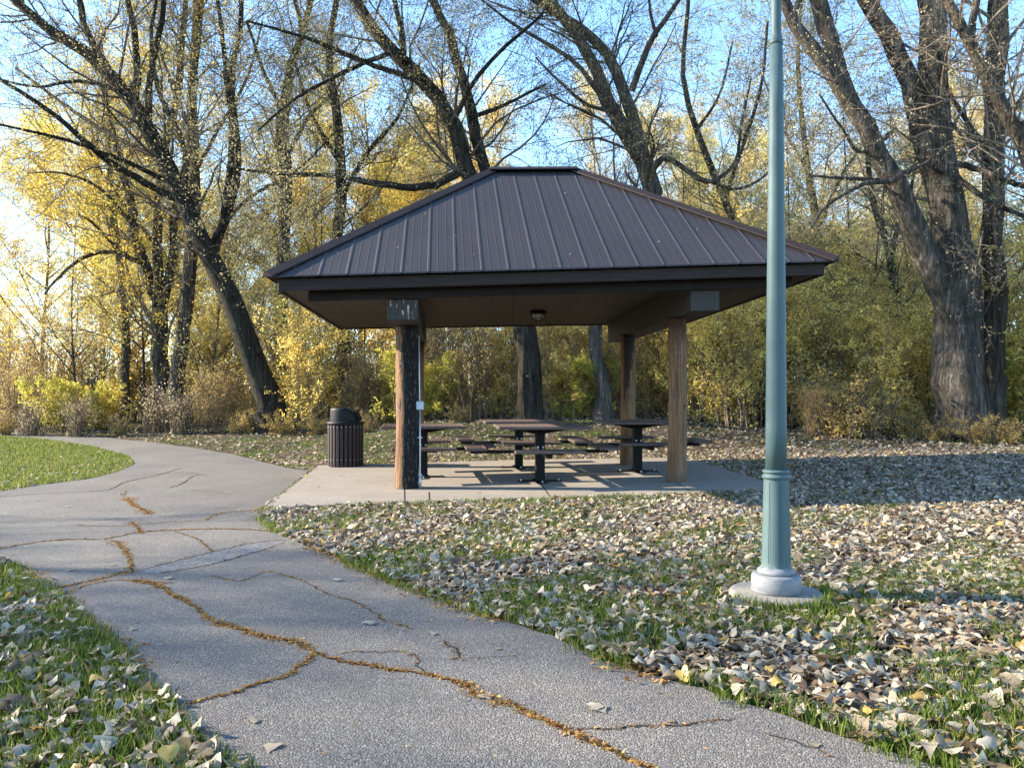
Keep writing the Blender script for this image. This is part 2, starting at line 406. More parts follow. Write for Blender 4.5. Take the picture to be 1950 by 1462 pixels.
def postmat(name, kind):
    m, nt, out = newmat(name)
    tc = nt.nodes.new('ShaderNodeTexCoord'); sp = nt.nodes.new('ShaderNodeSeparateXYZ'); nt.links.new(tc.outputs['Object'], sp.inputs[0])
    g = noise(nt, coords(nt, (14, 14, .55)), 3.4, 6, .72); bl = noise(nt, coords(nt, (1, 1, .5)), 4, 4)
    fine = noise(nt, coords(nt, (60, 60, 3)), 2, 4, .7)
    col = ramp(nt, g, [(.28, (.05, .022, .011)), (.42, (.13, .06, .028)), (.54, (.215, .115, .056)), (.66, (.27, .155, .08)), (.8, (.34, .225, .135))])
    col = mixc(nt, ramp(nt, bl, [(.4, 0), (.7, .5)]), col, (.20, .145, .10))
    crk_ = mathn(nt, 'ABSOLUTE', mathn(nt, 'SUBTRACT', noise(nt, coords(nt, (9, 9, .28)), 3.1, 5, .7), .5))
    col = mixc(nt, ramp(nt, crk_, [(0, .9), (.022, 0)]), col, (.03, .017, .011))
    kn = nt.nodes.new('ShaderNodeTexVoronoi'); kn.inputs['Scale'].default_value = 2.3; nt.links.new(coords(nt, (1.6, 1.6, 1)), kn.inputs['Vector'])
    col = mixc(nt, ramp(nt, kn.outputs['Distance'], [(.045, .95), (.075, 0)]), col, (.025, .014, .01))
    x, y, z = sp.outputs[0], sp.outputs[1], sp.outputs[2]
    wig = mathn(nt, 'MULTIPLY', mathn(nt, 'SUBTRACT', noise(nt, coords(nt, (5, 5, .8)), 3, 6, .8), .5), .34)
    if kind == 'tar':
        mask = ramp(nt, mathn(nt, 'ADD', mathn(nt, 'ADD', x, wig), .055), [(0, 0), (.02, 1)])
        fl = noise(nt, coords(nt, (34, 34, 5)), 2.0, 5, .75)
        tar = mixc(nt, ramp(nt, fl, [(.585, 0), (.62, .75)]), ramp(nt, g, [(.3, (.003, .003, .0035)), (.7, (.010, .0095, .010))]), (.22, .18, .15))
        col = mixc(nt, mask, col, tar)
    else:
        top = mathn(nt, 'ADD', mathn(nt, 'MULTIPLY', mathn(nt, 'SUBTRACT', z, 1.75), 1.6), mathn(nt, 'MULTIPLY', wig, 5))
        col = mixc(nt, ramp(nt, top, [(0, 0), (.5, .9)]), col, (.05, .022, .014))
        if kind == 'stain':
            k2 = mathn(nt, 'ADD', mathn(nt, 'ADD', mathn(nt, 'MULTIPLY', x, -4.5), mathn(nt, 'MULTIPLY', mathn(nt, 'SUBTRACT', z, 1.15), .75)), mathn(nt, 'MULTIPLY', wig, 5))
            col = mixc(nt, ramp(nt, k2, [(-0.0, 0), (.12, .92)]), col, (.014, .010, .009))
            col = mixc(nt, ramp(nt, mathn(nt, 'ADD', mathn(nt, 'MULTIPLY', x, -6), .1), [(.45, 0), (.6, .8)]), col, (.20, .075, .04))
        base = mathn(nt, 'ADD', z, mathn(nt, 'MULTIPLY', wig, 1.6))
        col = mixc(nt, ramp(nt, base, [(.06, .7), (.14, 0)]), col, (.09, .06, .045))
    finish(nt, out, col, .8, mathn(nt, 'ADD', g, mathn(nt, 'MULTIPLY', fine, .4)), .02, .9, spec=.25)
    return m
M['post_tar'] = postmat('log_tarred', 'tar'); M['post_plain'] = postmat('log_plain', 'plain'); M['post_stain'] = postmat('log_stained', 'stain')

def simple(name, col, rough=.5, var=.25, sc=8, metallic=0, bumpd=.002, spec=.5):
    m, nt, out = newmat(name); b = noise(nt, coords(nt), sc, 5, .7)
    finish(nt, out, ramp(nt, b, [(.3, tuple(c * (1 - var) for c in col)), (.7, tuple(c * (1 + var) for c in col))]), rough, b, bumpd, .4, metallic, spec)
    return m
M['slat'] = simple('brown_slat', (.068, .044, .038), .55, .3, 14)
m, nt, out = newmat('brown_slat_with_bolts'); a_ = nt.nodes.new('ShaderNodeAttribute'); a_.attribute_name = 'tint'
finish(nt, out, mixc(nt, a_.outputs['Fac'], ramp(nt, noise(nt, coords(nt), 14, 5, .7), [(.3, (.024, .016, .0155)), (.7, (.042, .029, .027))]), (.4, .4, .4)), .6, spec=.25); M['slat_bolt'] = m
M['black'] = simple('black_powder_coat', (.006, .006, .0065), .6, .4, 20, spec=.15)
M['plastic'] = simple('black_plastic', (.006, .007, .010), .5, .4, 3, spec=.2)
M['header'] = simple('dark_header', (.012, .009, .008), .7, .4, 9, spec=.2)
M['bolt'] = simple('zinc_bolt', (.45, .45, .45), .4, .2, 30, .7)
M['grey_box'] = simple('grey_box', (.36, .41, .45), .5, .12, 9)
M['conduit'] = simple('galvanised_conduit', (.42, .43, .45), .42, .2, 20, .5)
M['lampglass'] = simple('milky_glass', (.5, .48, .44), .25, .1, 4)
# green painted post with worn silver foot
m, nt, out = newmat('green_paint'); v = coords(nt); tc = nt.nodes.new('ShaderNodeTexCoord'); sp = nt.nodes.new('ShaderNodeSeparateXYZ'); nt.links.new(tc.outputs['Object'], sp.inputs[0])
b = noise(nt, v, 9, 5, .7); chip = noise(nt, v, 55, 3, .8)
col = ramp(nt, b, [(.3, (.055, .092, .094)), (.7, (.068, .11, .112))])
hz = mathn(nt, 'ADD', sp.outputs[2], mathn(nt, 'MULTIPLY', mathn(nt, 'SUBTRACT', chip, .5), .12))
worn = ramp(nt, hz, [(.195, 1), (.205, 0)])
silver = ramp(nt, noise(nt, coords(nt, (3, 3, 14)), 4, 5, .7), [(.3, (.11, .117, .125)), (.7, (.21, .218, .228))])
col = mixc(nt, worn, col, silver)
finish(nt, out, col, .58, b, .003, .4, spec=.3); M['green'] = m
m, nt, out = newmat('painted_cap'); finish(nt, out, (.09, .17, .165), .4); M['green_plain'] = m

# ------------------------------------------------------------------ ground, path, slab
def sheet(px_poly=None, poly=None, step=.5, dz=.004, name='sheet', mat=None, jit=0.0, parent=None, skirt=0.0):
    P = np.array([gp(*p)[:2] for p in px_poly]) if poly is None else np.array(poly, float)
    if jit:
        Q = []
        for i in range(len(P)):
            a, b = P[i], P[(i + 1) % len(P)]; L = np.linalg.norm(b - a); n = max(1, min(40, int(L / .09))) if max(a[1], b[1]) < 14 else max(1, int(L / .5))
            for k in range(n):
                q = a + (b - a) * k / n
                Q.append(q + rng.normal(size=2) * (jit if k else 0))
        P = np.array(Q)
    mn, mx = P.min(0), P.max(0)
    gx, gy = np.meshgrid(np.arange(mn[0], mx[0], step), np.arange(mn[1], mx[1], step))
    pts = np.stack([gx.ravel(), gy.ravel()], 1)
    ins = inside(pts, P)
    allp = [Vector(p) for p in P] + [Vector(p) for p in pts[ins]]
    n = len(P)
    vs, es, fs, *_ = delaunay_2d_cdt(allp, [(i, (i + 1) % n) for i in range(n)], [], 1, 1e-5)
    V = np.array([[v[0], v[1], 0] for v in vs]); V[:, 2] = G(V[:, 0], V[:, 1]) + dz
    mb = MB(); mb.add(V, [np.array([f for f in fs if len(f) == 3])])
    if skirt:
        A = np.c_[P, G(P[:, 0], P[:, 1]) + dz]; B = A.copy(); B[:, 2] -= skirt
        i = np.arange(n); j = (i + 1) % n
        mb.add(np.r_[A, B], [np.stack([i, j, j + n, i + n], 1)])
    return mb.build(name, mat, parent), P

def inside(p, poly):
    p = np.asarray(p, float); r = np.zeros(len(p), bool); n = len(poly); j = n - 1
    for i in range(n):
        xi, yi = poly[i]; xj, yj = poly[j]
        c = ((yi > p[:, 1]) != (yj > p[:, 1])) & (p[:, 0] < (xj - xi) * (p[:, 1] - yi) / (yj - yi + 1e-12) + xi)
        r ^= c; j = i
    return r

def gridsheet(x0, x1, y0, y1, n, m):
    # denser near the camera
    xs = np.linspace(x0, x1, n); ys = np.linspace(y0, y1, m)
    X, Y = np.meshgrid(xs, ys); V = np.stack([X.ravel(), Y.ravel(), G(X, Y).ravel()], 1)
    i = (np.arange(m - 1)[:, None] * n + np.arange(n - 1)[None]).ravel()
    return V, np.stack([i, i + 1, i + n + 1, i + n], 1)
mb = MB()
mb.add(*[(lambda r: (r[0], [r[1]]))(gridsheet(-24, 24, -4, 44, 193, 193))][0])
for (x0, x1, y0, y1, n, m_) in ((-400, -24, -4, 44, 20, 193), (24, 400, -4, 44, 20, 193), (-400, 400, 44, 600, 30, 40), (-400, 400, -300, -4, 30, 20)):
    V, Fq = gridsheet(x0, x1, y0, y1, n, m_); mb.add(V, [Fq])
tag(mb.build('ground', M['soil'], smooth=True), kind='structure')

PATH_L = [(480, 1500), (440, 1462), (385, 1410), (330, 1345), (270, 1290), (215, 1235), (160, 1190), (115, 1150), (80, 1120), (40, 1090), (0, 1066), (-80, 1030)]
ISL_N = [(-300, 962), (-80, 942), (0, 936), (90, 922), (170, 912), (225, 898), (258, 882)]
ISL_F = [(245, 868), (190, 853), (120, 841), (60, 834), (0, 830), (-200, 824)]
PATH_F = [(-200, 817), (0, 823), (70, 827), (200, 833), (308, 844), (376, 854), (445, 865), (496, 879), (547, 891), (590, 897)]
PATH_R = [(505, 970), (497, 990), (520, 1010), (560, 1030), (600, 1047), (650, 1065), (700, 1090), (760, 1115), (830, 1140), (880, 1160), (950, 1180), (1050, 1210), (1130, 1250), (1200, 1275), (1300, 1305), (1380, 1330), (1450, 1350), (1560, 1390), (1650, 1420), (1750, 1450), (1900, 1500)]
wl = [gp(*p)[:2] for p in PATH_L]; wr = [gp(*p)[:2] for p in PATH_R]
path_poly = [np.array([3.2, -3.0]), np.array([-.6, -3.0])] + [np.array([-.75, 1.2])] + wl + [np.array([-9, 5.2]), np.array([-20, 6.0])]
path_poly += [np.array([-20, 9.0])] + [gp(*p)[:2] for p in ISL_N + ISL_F] + [gp(*p)[:2] for p in PATH_F] + wr + [np.array([3.0, 1.2])]
path, PATHP = sheet(poly=path_poly, step=.6, dz=.005, name='path', mat=M['asphalt'], jit=.012)
tag(path, kind='structure')
SLAB_PX = [(503, 972), (607, 889), (800, 884), (1000, 878), (1285, 874), (1335, 882), (1461, 922), (1528, 937), (1300, 944), (1000, 955), (700, 964)]
slab, SLABP = sheet(px_poly=SLAB_PX, step=.6, dz=.03, name='concrete_slab', mat=M['concrete'], skirt=.2)
tag(slab, kind='structure')
SZ = .03
def gs(px, py):
    """a point on top of the slab"""
    p = gp(px, py); d = p[1] * (CAMZ - p[2] - SZ) / (CAMZ - p[2])
    x = (px - CX) / F * d
    return np.array([x, d, float(G(x, d)) + SZ])

def ribbon(mb, pxs, w, dz, jag=.4, step=.03):
    P = np.array([gp(*p)[:2] for p in pxs]); 
    Q, _ = resample(np.c_[P, np.zeros(len(P))], np.ones(len(P)), max(6, int(np.linalg.norm(np.diff(P, axis=0), axis=1).sum() / step)))
    Q = Q[:, :2] + rng.normal(size=(len(Q), 2)) * .008
    T = np.gradient(Q, axis=0); T /= np.linalg.norm(T, axis=1, keepdims=True) + 1e-9; N = np.stack([-T[:, 1], T[:, 0]], 1)
    ww = w * .5 * np.clip(1 + jag * rng.normal(size=(len(Q), 2)), .25, 2.5)
    ww[0] *= .3; ww[-1] *= .3
    A = Q + N * ww[:, :1]; B = Q - N * ww[:, 1:]
    V = np.r_[np.c_[A, G(A[:, 0], A[:, 1]) + dz], np.c_[B, G(B[:, 0], B[:, 1]) + dz]]
    n = len(Q); i = np.arange(n - 1)
    mb.add(V, [np.stack([i + n, i + n + 1, i + 1, i], 1)])
    return Q
CRACKS = [  # photo polyline, crack width m, litter width m, litter amount per metre
    ([(255, 1105), (300, 1115), (330, 1135), (370, 1155), (400, 1180), (450, 1197), (500, 1213), (560, 1222), (600, 1245), (650, 1260), (720, 1273), (780, 1280), (830, 1290), (880, 1303), (920, 1328), (980, 1350), (1040, 1375), (1090, 1400), (1140, 1420), (1190, 1445), (1230, 1462), (1290, 1500)], .02, .042, 1100),
    ([(600, 1245), (575, 1270), (540, 1290), (490, 1303), (450, 1320), (400, 1330), (350, 1345)], .012, .028, 700),
    ([(-60, 1052), (0, 1045), (60, 1035), (130, 1028), (200, 1027), (260, 1015), (330, 1010), (430, 1008), (520, 1012)], .014, .04, 500),
    ([(140, 1000), (220, 1003), (300, 996), (390, 992)], .008, .03, 120),
    ([(215, 1030), (240, 1050), (250, 1085), (225, 1095), (160, 1110), (95, 1125)], .014, .07, 700),
    ([(244, 948), (252, 962), (270, 970), (286, 980)], .02, .11, 1100), ([(250, 994), (262, 1006), (268, 1018)], .014, .06, 600),
    ([(330, 1012), (380, 1030), (405, 1052)], .009, .03, 150),
    ([(0, 946), (90, 940), (200, 934), (240, 918), (300, 905), (345, 892)], .022, .03, 60), ([(320, 930), (345, 922), (365, 909), (378, 905)], .02, .04, 120),
    ([(270, 906), (330, 900), (375, 903), (400, 908)], .014, .02, 30), ([(345, 933), (410, 938), (440, 942)], .01, .02, 30), ([(240, 935), (235, 945), (228, 940)], .012, .03, 100),
    ([(390, 992), (420, 978), (480, 972), (503, 968)], .012, .05, 260), ([(503, 972), (530, 950), (565, 918), (596, 893)], .03, .06, 120),
    ([(400, 1097), (455, 1108), (505, 1090), (560, 1102), (620, 1130), (680, 1150), (740, 1185), (790, 1200)], .007, .03, 160),
    ([(650, 1245), (740, 1242), (790, 1250), (800, 1275), (850, 1292)], .007, .02, 60), ([(840, 1220), (868, 1243), (880, 1256)], .008, .03, 200),
    ([(1095, 1392), (1170, 1388), (1250, 1385), (1330, 1378), (1400, 1372)], .008, .022, 160),
    ([(265, 1088), (380, 1058), (480, 1035), (548, 1029)], .013, .02, 60), ([(300, 1094), (400, 1076), (500, 1048), (525, 1040)], .009, .02, 40), ([(110, 1135), (200, 1108), (300, 1110), (330, 1112)], .008, .03, 200),
    ([(880, 1255), (980, 1250), (1000, 1244)], .005, .01, 10), ([(1450, 1395), (1540, 1425), (1600, 1450)], .006, .01, 30),
]
mb = MB(); crk = [ribbon(mb, c[0], c[1] * .7, .0085) for c in CRACKS]
mb.build('crack', M['crack'], path)
sheet(px_poly=[(262, 1090), (380, 1059), (480, 1036), (545, 1030), (520, 1043), (400, 1076), (300, 1094)], step=.3, dz=.0069, name='patch', mat=M['patch'], jit=.008, parent=path)
# joints in the slab
mb = MB()
for seg in ([(770, 931), (771, 962)], [(1010, 893), (1028, 918), (1052, 952)], [(1240, 893), (1290, 920), (1335, 945)], [(817, 937), (818, 965)]):
    P = np.array([gs(*p) for p in seg]); P[:, 2] += .003
    for a, b in zip(P[:-1], P[1:]):
        t = (b - a)[:2]; t /= np.linalg.norm(t); n = np.array([-t[1], t[0], 0]) * .006
        mb.add([a - n, b - n, b + n, a + n], [np.array([[0, 1, 2, 3]])])
mb.build('joint', M['crack'], slab)

# ------------------------------------------------------------------ picnic shelter
X0, Y0, YAW = .3224, 11.516, .0912
W2, D2, OV, HE, HD, HR, RL2 = 6.43 / 2, 5.25 / 2, .106, 2.498, 2.655, 4.597, .619
SXs, SYs, TW = .0335, -.006, -.0035
cy, sy_ = math.cos(YAW), math.sin(YAW)
SHL = np.array([X0, Y0, 0.0])
def RF(V):
    V = np.asarray(V, float); a, b, z = V[..., 0], V[..., 1], V[..., 2]
    k = np.clip(z / 2.3, 0, 1)
    return np.stack([X0 + cy * a - sy_ * b, Y0 + sy_ * a + cy * b, z + k * (SXs * a + SYs * b + TW * a * b * np.clip((4.6 - z) / 2.0, 0, 1))], -1)
shelter = thing('picnic_shelter', 'open picnic shelter with brown metal hip roof on four log posts', 'picnic shelter', tuple(SHL))
def sb(mb, name, mat, parent=shelter, smooth=False):
    """build in the shelter's own frame: origin at its centre"""
    o = mb.build(name, mat, None, smooth, loc=tuple(SHL)); 
    o.parent = parent; o.location = (0, 0, 0)
    return o
# ribbed roof faces
def roof_profile(lim):
    xs = []; n = int(lim / .305) + 2
    for k in range(-n, n + 1):
        c = k * .305
        xs += [(c - .020, 0), (c - .009, .006), (c + .009, .006), (c + .020, 0)]
        for q in (1, 2):
            m_ = c + q * .305 / 3; xs += [(m_ - .009, 0), (m_, .0022), (m_ + .009, 0)]
    xs = [(x, h) for x, h in sorted(xs) if -lim < x < lim]
    return [(-lim, 0)] + xs + [(lim, 0)]
EW, ED = W2 + OV, D2 + OV
mb = MB()
for side in range(4):
    lim, dep = (EW, ED) if side % 2 == 0 else (ED, EW)
    rl = RL2 if side % 2 == 0 else 0.0
    dd = ED if side % 2 == 0 else EW - RL2
    pr = roof_profile(lim); tops = []; bots = []
    ang = math.atan2(HR - HD, dd)
    for x, h in pr:
        ax = abs(x)
        t = 1.0 if ax <= rl else 1 - (ax - rl) / (lim - rl)
        t = max(t, 0)
        b0 = -dep; b1 = -dep + dd * t
        oz, ob = h * math.cos(ang), -h * math.sin(ang)
        bots.append((x, b0 + ob, HD + oz)); tops.append((x, b1 + ob, HD + (HR - HD) * t + oz))
    V = np.array(bots + tops); n = len(pr)
    lowv = np.array(bots) - [0, 0, .018]
    a = side * PI / 2; ca, sa = math.cos(a), math.sin(a)
    def rot(Q): return np.stack([Q[:, 0] * ca - Q[:, 1] * sa, Q[:, 0] * sa + Q[:, 1] * ca, Q[:, 2]], 1)
    i = np.arange(n - 1)
    mb.add(RF(rot(V)), [np.stack([i, i + 1, i + 1 + n, i + n], 1)])
    # turned-down lip of the sheet
    mb.add(RF(rot(np.r_[np.array(bots), lowv])), [np.stack([i + n, i + n + 1, i + 1, i], 1)])
roof = sb(mb, 'roof', M['roof'])
def cap(p, q, w, h):
    """folded cap strip from p to q"""
    p, q = np.array(p), np.array(q); t = q - p; t /= np.linalg.norm(t); s = np.cross(t, [0, 0, 1]); s /= np.linalg.norm(s); u = np.cross(s, t)
    V = []
    for c in (p, q):
        V += [c - s * w - u * h * 1.3, c - s * w * .96 - u * (h * 1.3 - .014), c + u * h, c + s * w * .96 - u * (h * 1.3 - .014), c + s * w - u * h * 1.3, c - u * .02]
    V = np.array(V); m_ = MB(); m_.add(RF(V), [np.array([[i, (i + 1) % 6, 6 + (i + 1) % 6, 6 + i] for i in range(6)]), np.array([[5, 4, 3, 2, 1, 0], [6, 7, 8, 9, 10, 11]])])
    return m_
sb(cap((-RL2 - .05, 0, HR + .03), (RL2 + .05, 0, HR + .03), .13, .035), 'ridge_cap', M['trim'], roof)
for sx_ in (-1, 1):
    for s2 in (-1, 1):
        sb(cap((sx_ * RL2, 0, HR + .028), (sx_ * (EW + .01), s2 * (ED + .01), HD + .02), .10, .032), 'hip_cap', M['trim'], roof)
# fascia: four boards, mitre-butted
for s in (-1, 1):
    mb = MB(); bbox(mb, -W2, W2, s * D2 - .02, s * D2 + .02, HE, HD - .02, .004, RF); sb(mb, 'fascia', M['trim'])
    mb = MB(); bbox(mb, s * W2 - .02, s * W2 + .02, -D2 + .022, D2 - .022, HE, HD - .02, .004, RF); sb(mb, 'fascia', M['trim'])
    if s > 0: continue
    mb = MB(); bbox(mb, -2.92, 2.92, s * (D2 - .22) - .02, s * (D2 - .22) + .02, HE - .10, HE + .018, .004, RF); sb(mb, 'header_board', M['header'])
mb = MB(); V, Fq = gridsheet(-W2 + .02, W2 - .02, -D2 + .02, D2 - .02, 12, 12); V[:, 2] = HE + .02; mb.add(RF(V), [Fq[:, ::-1]]); sb(mb, 'ceiling_boards', M['soffit'])
for s in (-1, 1):
    mb = MB(); bbox(mb, s * 1.84 - .18, s * 1.84 + .18, -D2 + .27, D2 - .27, 2.15, HE + .019, .008, RF)
    b = sb(mb, 'beam', M['beam_peel'] if s < 0 else M['beam'])
    if s < 0:
        b['label'] = 'boxed beam with pale wood showing through peeling paint at its end'
        # let the peeled mask sit on the near end face only
        for v_ in b.data.vertices: v_.co -= Vector((0, RF(np.array([0, -D2 + .29, 0]))[1] - Y0 - .16, 0))
        b.location.y += RF(np.array([0, -D2 + .29, 0]))[1] - Y0 - .16
def post(px, py, r, mat, label, top=2.16):
    p = gs(px, py); zt = float(RF(np.array([[(p[0] - X0) * cy + (p[1] - Y0) * sy_, -(p[0] - X0) * sy_ + (p[1] - Y0) * cy, top]]))[0, 2])
    mb = MB(); K = 26; P = np.zeros((1, K, 3)); P[0, :, 2] = np.linspace(p[2] - .002, zt + .01, K); P[0, :, 0] = p[0] + .012 * np.sin(np.linspace(0, 4, K)) + np.linspace(0, .018, K); P[0, :, 1] = p[1]
    R = np.full((1, K), r) * np.linspace(1.03, .97, K)
    tubes(mb, P, R, 22, .035)
    o = mb.build('post', mat, None, True, loc=tuple(p)); o.parent = shelter; o.location = tuple(p - SHL); o['label'] = label
    return p
pFL = post(774, 929, .152, M['post_tar'], 'thick log post half covered in flaking black tar')
post(1288, 917, .122, M['post_plain'], 'weathered bare brown log post with dark knots')
post(1194, 884, .118, M['post_stain'], 'log post stained black and red down from the top')
p_ = RF(np.array([[-1.80, 1.38, 0]]))[0]
mb = MB(); K = 12; P = np.zeros((1, K, 3)); zz = float(G(p_[0], p_[1])) + SZ; P[0, :, 2] = np.linspace(zz, 2.11, K); P[0, :, 0] = p_[0]; P[0, :, 1] = p_[1]
tubes(mb, P, np.full((1, K), .125), 20, .03); o = mb.build('post', M['post_plain'], None, True, loc=(p_[0], p_[1], zz)); o.parent = shelter; o.location = tuple(np.array([p_[0], p_[1], zz]) - SHL)

# caged ceiling lamp
lc = RF(np.array([[.12, .35, HE + .017]]))[0]
lamp = thing('ceiling_lamp', 'round caged lamp under the boarded shelter ceiling', 'ceiling lamp', tuple(lc))
mb = MB(); lathe(mb, [(.10, 0), (.125, -.004), (.135, -.03), (.13, -.04), (.09, -.042)][::-1], 24); mb.build('base', M['black'], lamp, True)
mb = MB(); lathe(mb, [(.03, -.135), (.06, -.128), (.082, -.10), (.09, -.065), (.088, -.043)], 24); mb.build('globe', M['lampglass'], lamp, True)
mb = MB()
for k in range(6):
    a = k * PI / 3; t = np.linspace(0, PI / 2, 7); P = np.stack([.118 * np.cos(t) * math.cos(a), .118 * np.cos(t) * math.sin(a), -.04 - .115 * np.sin(t)], 1)
    tubes(mb, P[None], np.full((1, 7), .005), 6)
t = np.linspace(0, 2 * PI, 25); 
for r, z in ((.118, -.05), (.085, -.12)): tubes(mb, np.stack([r * np.cos(t), r * np.sin(t), np.full(25, z)], 1)[None], np.full((1, 25), .005), 6)
mb.build('cage', M['black'], lamp, True)

# electric box and conduit on the tarred post
bx = pt(799.5, 772, pFL[1] - .06)
eb = thing('electrical_box', 'small grey outlet box on thin pipe beside tarred post', 'outlet box', tuple(bx))
mb = MB(); bbox(mb, -.05, .05, -.03, .03, -.055, .055, .008); e_ = mb.build('box', M['grey_box'], eb)
mb = MB(); bbox(mb, -.012, .044, -.037, -.031, -.045, .045, .002); mb.build('cover', M['grey_box'], e_)
mb = MB(); z0 = float(G(bx[0], bx[1])) + SZ - bx[2]
tubes(mb, np.array([[[0.0, .012, z0 + .0], [0.0, .012, (z0) * .5], [0, .012, -.056]]]), np.full((1, 3), .0115), 10)
tubes(mb, np.array([[[-.005, .012, .056], [-.008, .012, .4], [-.012, .012, .9]]]), np.full((1, 3), .0095), 10)
bbox(mb, -.03, .03, .0, .028, -.42, -.40, .003); bbox(mb, -.03, .03, .0, .028, z0 + .16, z0 + .18, .003)
lathe(mb, [(.02, 0), (.02, .17)], 10, (0, .012, z0)); mb.build('conduit', M['conduit'], eb, True)

# ------------------------------------------------------------------ picnic tables
def make_table(loc, rz, label, sides=(0, 1, 2, 3)):
    t = thing('picnic_table', label, 'picnic table', tuple(loc), rz, 'square pedestal picnic tables under the shelter')
    h = .765
    mb = MB(); bbox(mb, -.062, .062, -.062, .062, .012, h - .05, .006); ped = mb.build('pedestal', M['black'], t)
    mb = MB(); bbox(mb, -.30, .30, -.075, .075, 0.001, .012, .003); bbox(mb, -.075, .075, -.30, -.0755, 0.001, .012, .003); bbox(mb, -.075, .075, .0755, .30, 0.001, .012, .003); mb.build('base_plate', M['black'], t)
    for sx, s in ((-.26, 0), (.26, 0), (0, -.26), (0, .26)):
        mb = MB(); lathe(mb, [(.011, .012), (.011, .03), (.006, .034)], 8, (sx, s, 0)); mb.build('bolt', M['bolt'], t)
    for zz in (.43, .47):
        for s in (-.035, .035):
            mb = MB(); bbox(mb, s - .012, s + .012, -.082, -.0625, zz - .012, zz + .012, .003); mb.build('bolt', M['bolt'], t)
    mb = MB()   # tapered support plates under the top
    for a in (0, 1):
        P2 = np.array([[-.42, -.008, h - .045], [.42, -.008, h - .045], [.42, -.008, h - .055], [.06, -.008, h - .12], [-.06, -.008, h - .12], [-.42, -.008, h - .055]])
        Q2 = P2 + [0, .016, 0]; V = np.r_[P2, Q2]
        if a: V = V[:, [1, 0, 2]] * [1, 1, 1] + [0, 0, -.0012]
        mb.add(V, [np.array([[0, 1, 2, 3, 4, 5], [11, 10, 9, 8, 7, 6]]), np.array([[i, (i + 1) % 6 + 0, (i + 1) % 6 + 6, i + 6] for i in range(6)])])
    mb.build('top_bracket', M['black'], t)
    T = .60
    mb = MB()   # ribbed top: rim + slats
    bbox(mb, -T, T, -T, -T + .05, h - .038, h, .008); bbox(mb, -T, T, T - .05, T, h - .038, h, .008)
    bbox(mb, -T, -T + .05, -T + .052, T - .052, h - .038, h, .008); bbox(mb, T - .05, T, -T + .052, T - .052, h - .038, h, .008)
    n = 26; xs = np.linspace(-T + .056, T - .056, n + 1)
    for a, b in zip(xs[:-1], xs[1:]): bbox(mb, a + .005, b - .005, -T + .051, T - .051, h - .03, h - .002, .003)
    for yy in (-.22, .22): bbox(mb, -T + .052, T - .052, yy - .018, yy + .018, h - .044, h - .0315, .003)
    mb.build('table_top', M['slat'], t)
    for k in sides:
        a = k * PI / 2; ca, sa = math.cos(a), math.sin(a)
        fn = lambda V: np.stack([V[:, 0] * ca - V[:, 1] * sa, V[:, 0] * sa + V[:, 1] * ca, V[:, 2]], 1)
        mb = MB(); bbox(mb, -.03, .03, -.95, -.0845 if k == 0 else -.064, .385, .43, .005, fn)
        bbox(mb, -.17, .17, -.99, -.80, .43, .447, .004, fn); arm = mb.build('seat_arm', M['black'], t)
        mb = MB(); L = .44
        bbox(mb, -L, L, -1.02, -.985, .447, .485, .007, fn); bbox(mb, -L, L, -.785, -.75, .447, .485, .007, fn)
        bbox(mb, -L, -L + .035, -.983, -.787, .447, .485, .007, fn); bbox(mb, L - .035, L, -.983, -.787, .447, .485, .007, fn)
        n = 20; xs = np.linspace(-L + .04, L - .04, n + 1)
        for x0, x1 in zip(xs[:-1], xs[1:]): bbox(mb, x0 + .005, x1 - .005, -.984, -.786, .455, .483, .003, fn)
        mb.build('seat', M['slat'], t)
    return t
tp = gs(1028, 916)
tab = make_table(tp, .10, 'nearest picnic table, standing alone at front middle of the slab')
for px, py, rz, lb in ((988, 889, .12, 'picnic table half hidden straight behind the front middle one'), (1214, 897, .05, 'picnic table partly hidden by the bare brown log post'),):
    dup(tab, tuple(gs(px, py)), rz, lb)
make_table(gs(806, 908), .13, 'picnic table behind the tarred post, with seats on three sides only', (0, 1, 2))

# ------------------------------------------------------------------ trash can
tc_ = gs(658, 886.5)
can = thing('trash_can', 'round slatted brown trash can with black hooded lid', 'trash can', tuple(tc_)); can.scale = (1, 1, .94)
mb = MB(); lathe(mb, [(.262, .0), (.262, .77)], 40); mb.build('liner', M['plastic'], can, True)
mb = MB(); nsl = 26
for k in range(nsl):
    a = 2 * PI * k / nsl; ca, sa = math.cos(a), math.sin(a)
    bbox(mb, -.0265, .0265, -.305, -.285, .01, .765, .005, lambda V: np.stack([V[:, 0] * ca - V[:, 1] * sa, V[:, 0] * sa + V[:, 1] * ca, V[:, 2]], 1))
slats_ = mb
mb = MB(); lathe(mb, [(.27, .03), (.284, .03), (.284, .06), (.27, .06)], 40); mb.build('hoop', M['black'], can, True)
mb = MB(); lathe(mb, [(.27, .70), (.284, .70), (.284, .74), (.27, .74)], 40); mb.build('hoop', M['black'], can, True)
mb = slats_
for k in range(nsl):
    a = 2 * PI * k / nsl + PI * 1.5
    for z in (.13, .72):
        c = np.array([.3055 * math.cos(a), .3055 * math.sin(a), z]); n_ = np.array([math.cos(a), math.sin(a), 0]); u = np.array([-n_[1], n_[0], 0])
        t = np.arange(6) / 6 * 2 * PI; ring = c + .0075 * (np.cos(t)[:, None] * u + np.sin(t)[:, None] * np.array([0, 0, 1.0]))
        mb.add(np.r_[ring, ring * 1 + n_ * .005], [np.array([[i, (i + 1) % 6, (i + 1) % 6 + 6, i + 6] for i in range(6)]), np.array([[6, 7, 8, 9, 10, 11]])], 1.0)
mb.build('slat_body', M['slat_bolt'], can, tint=True)
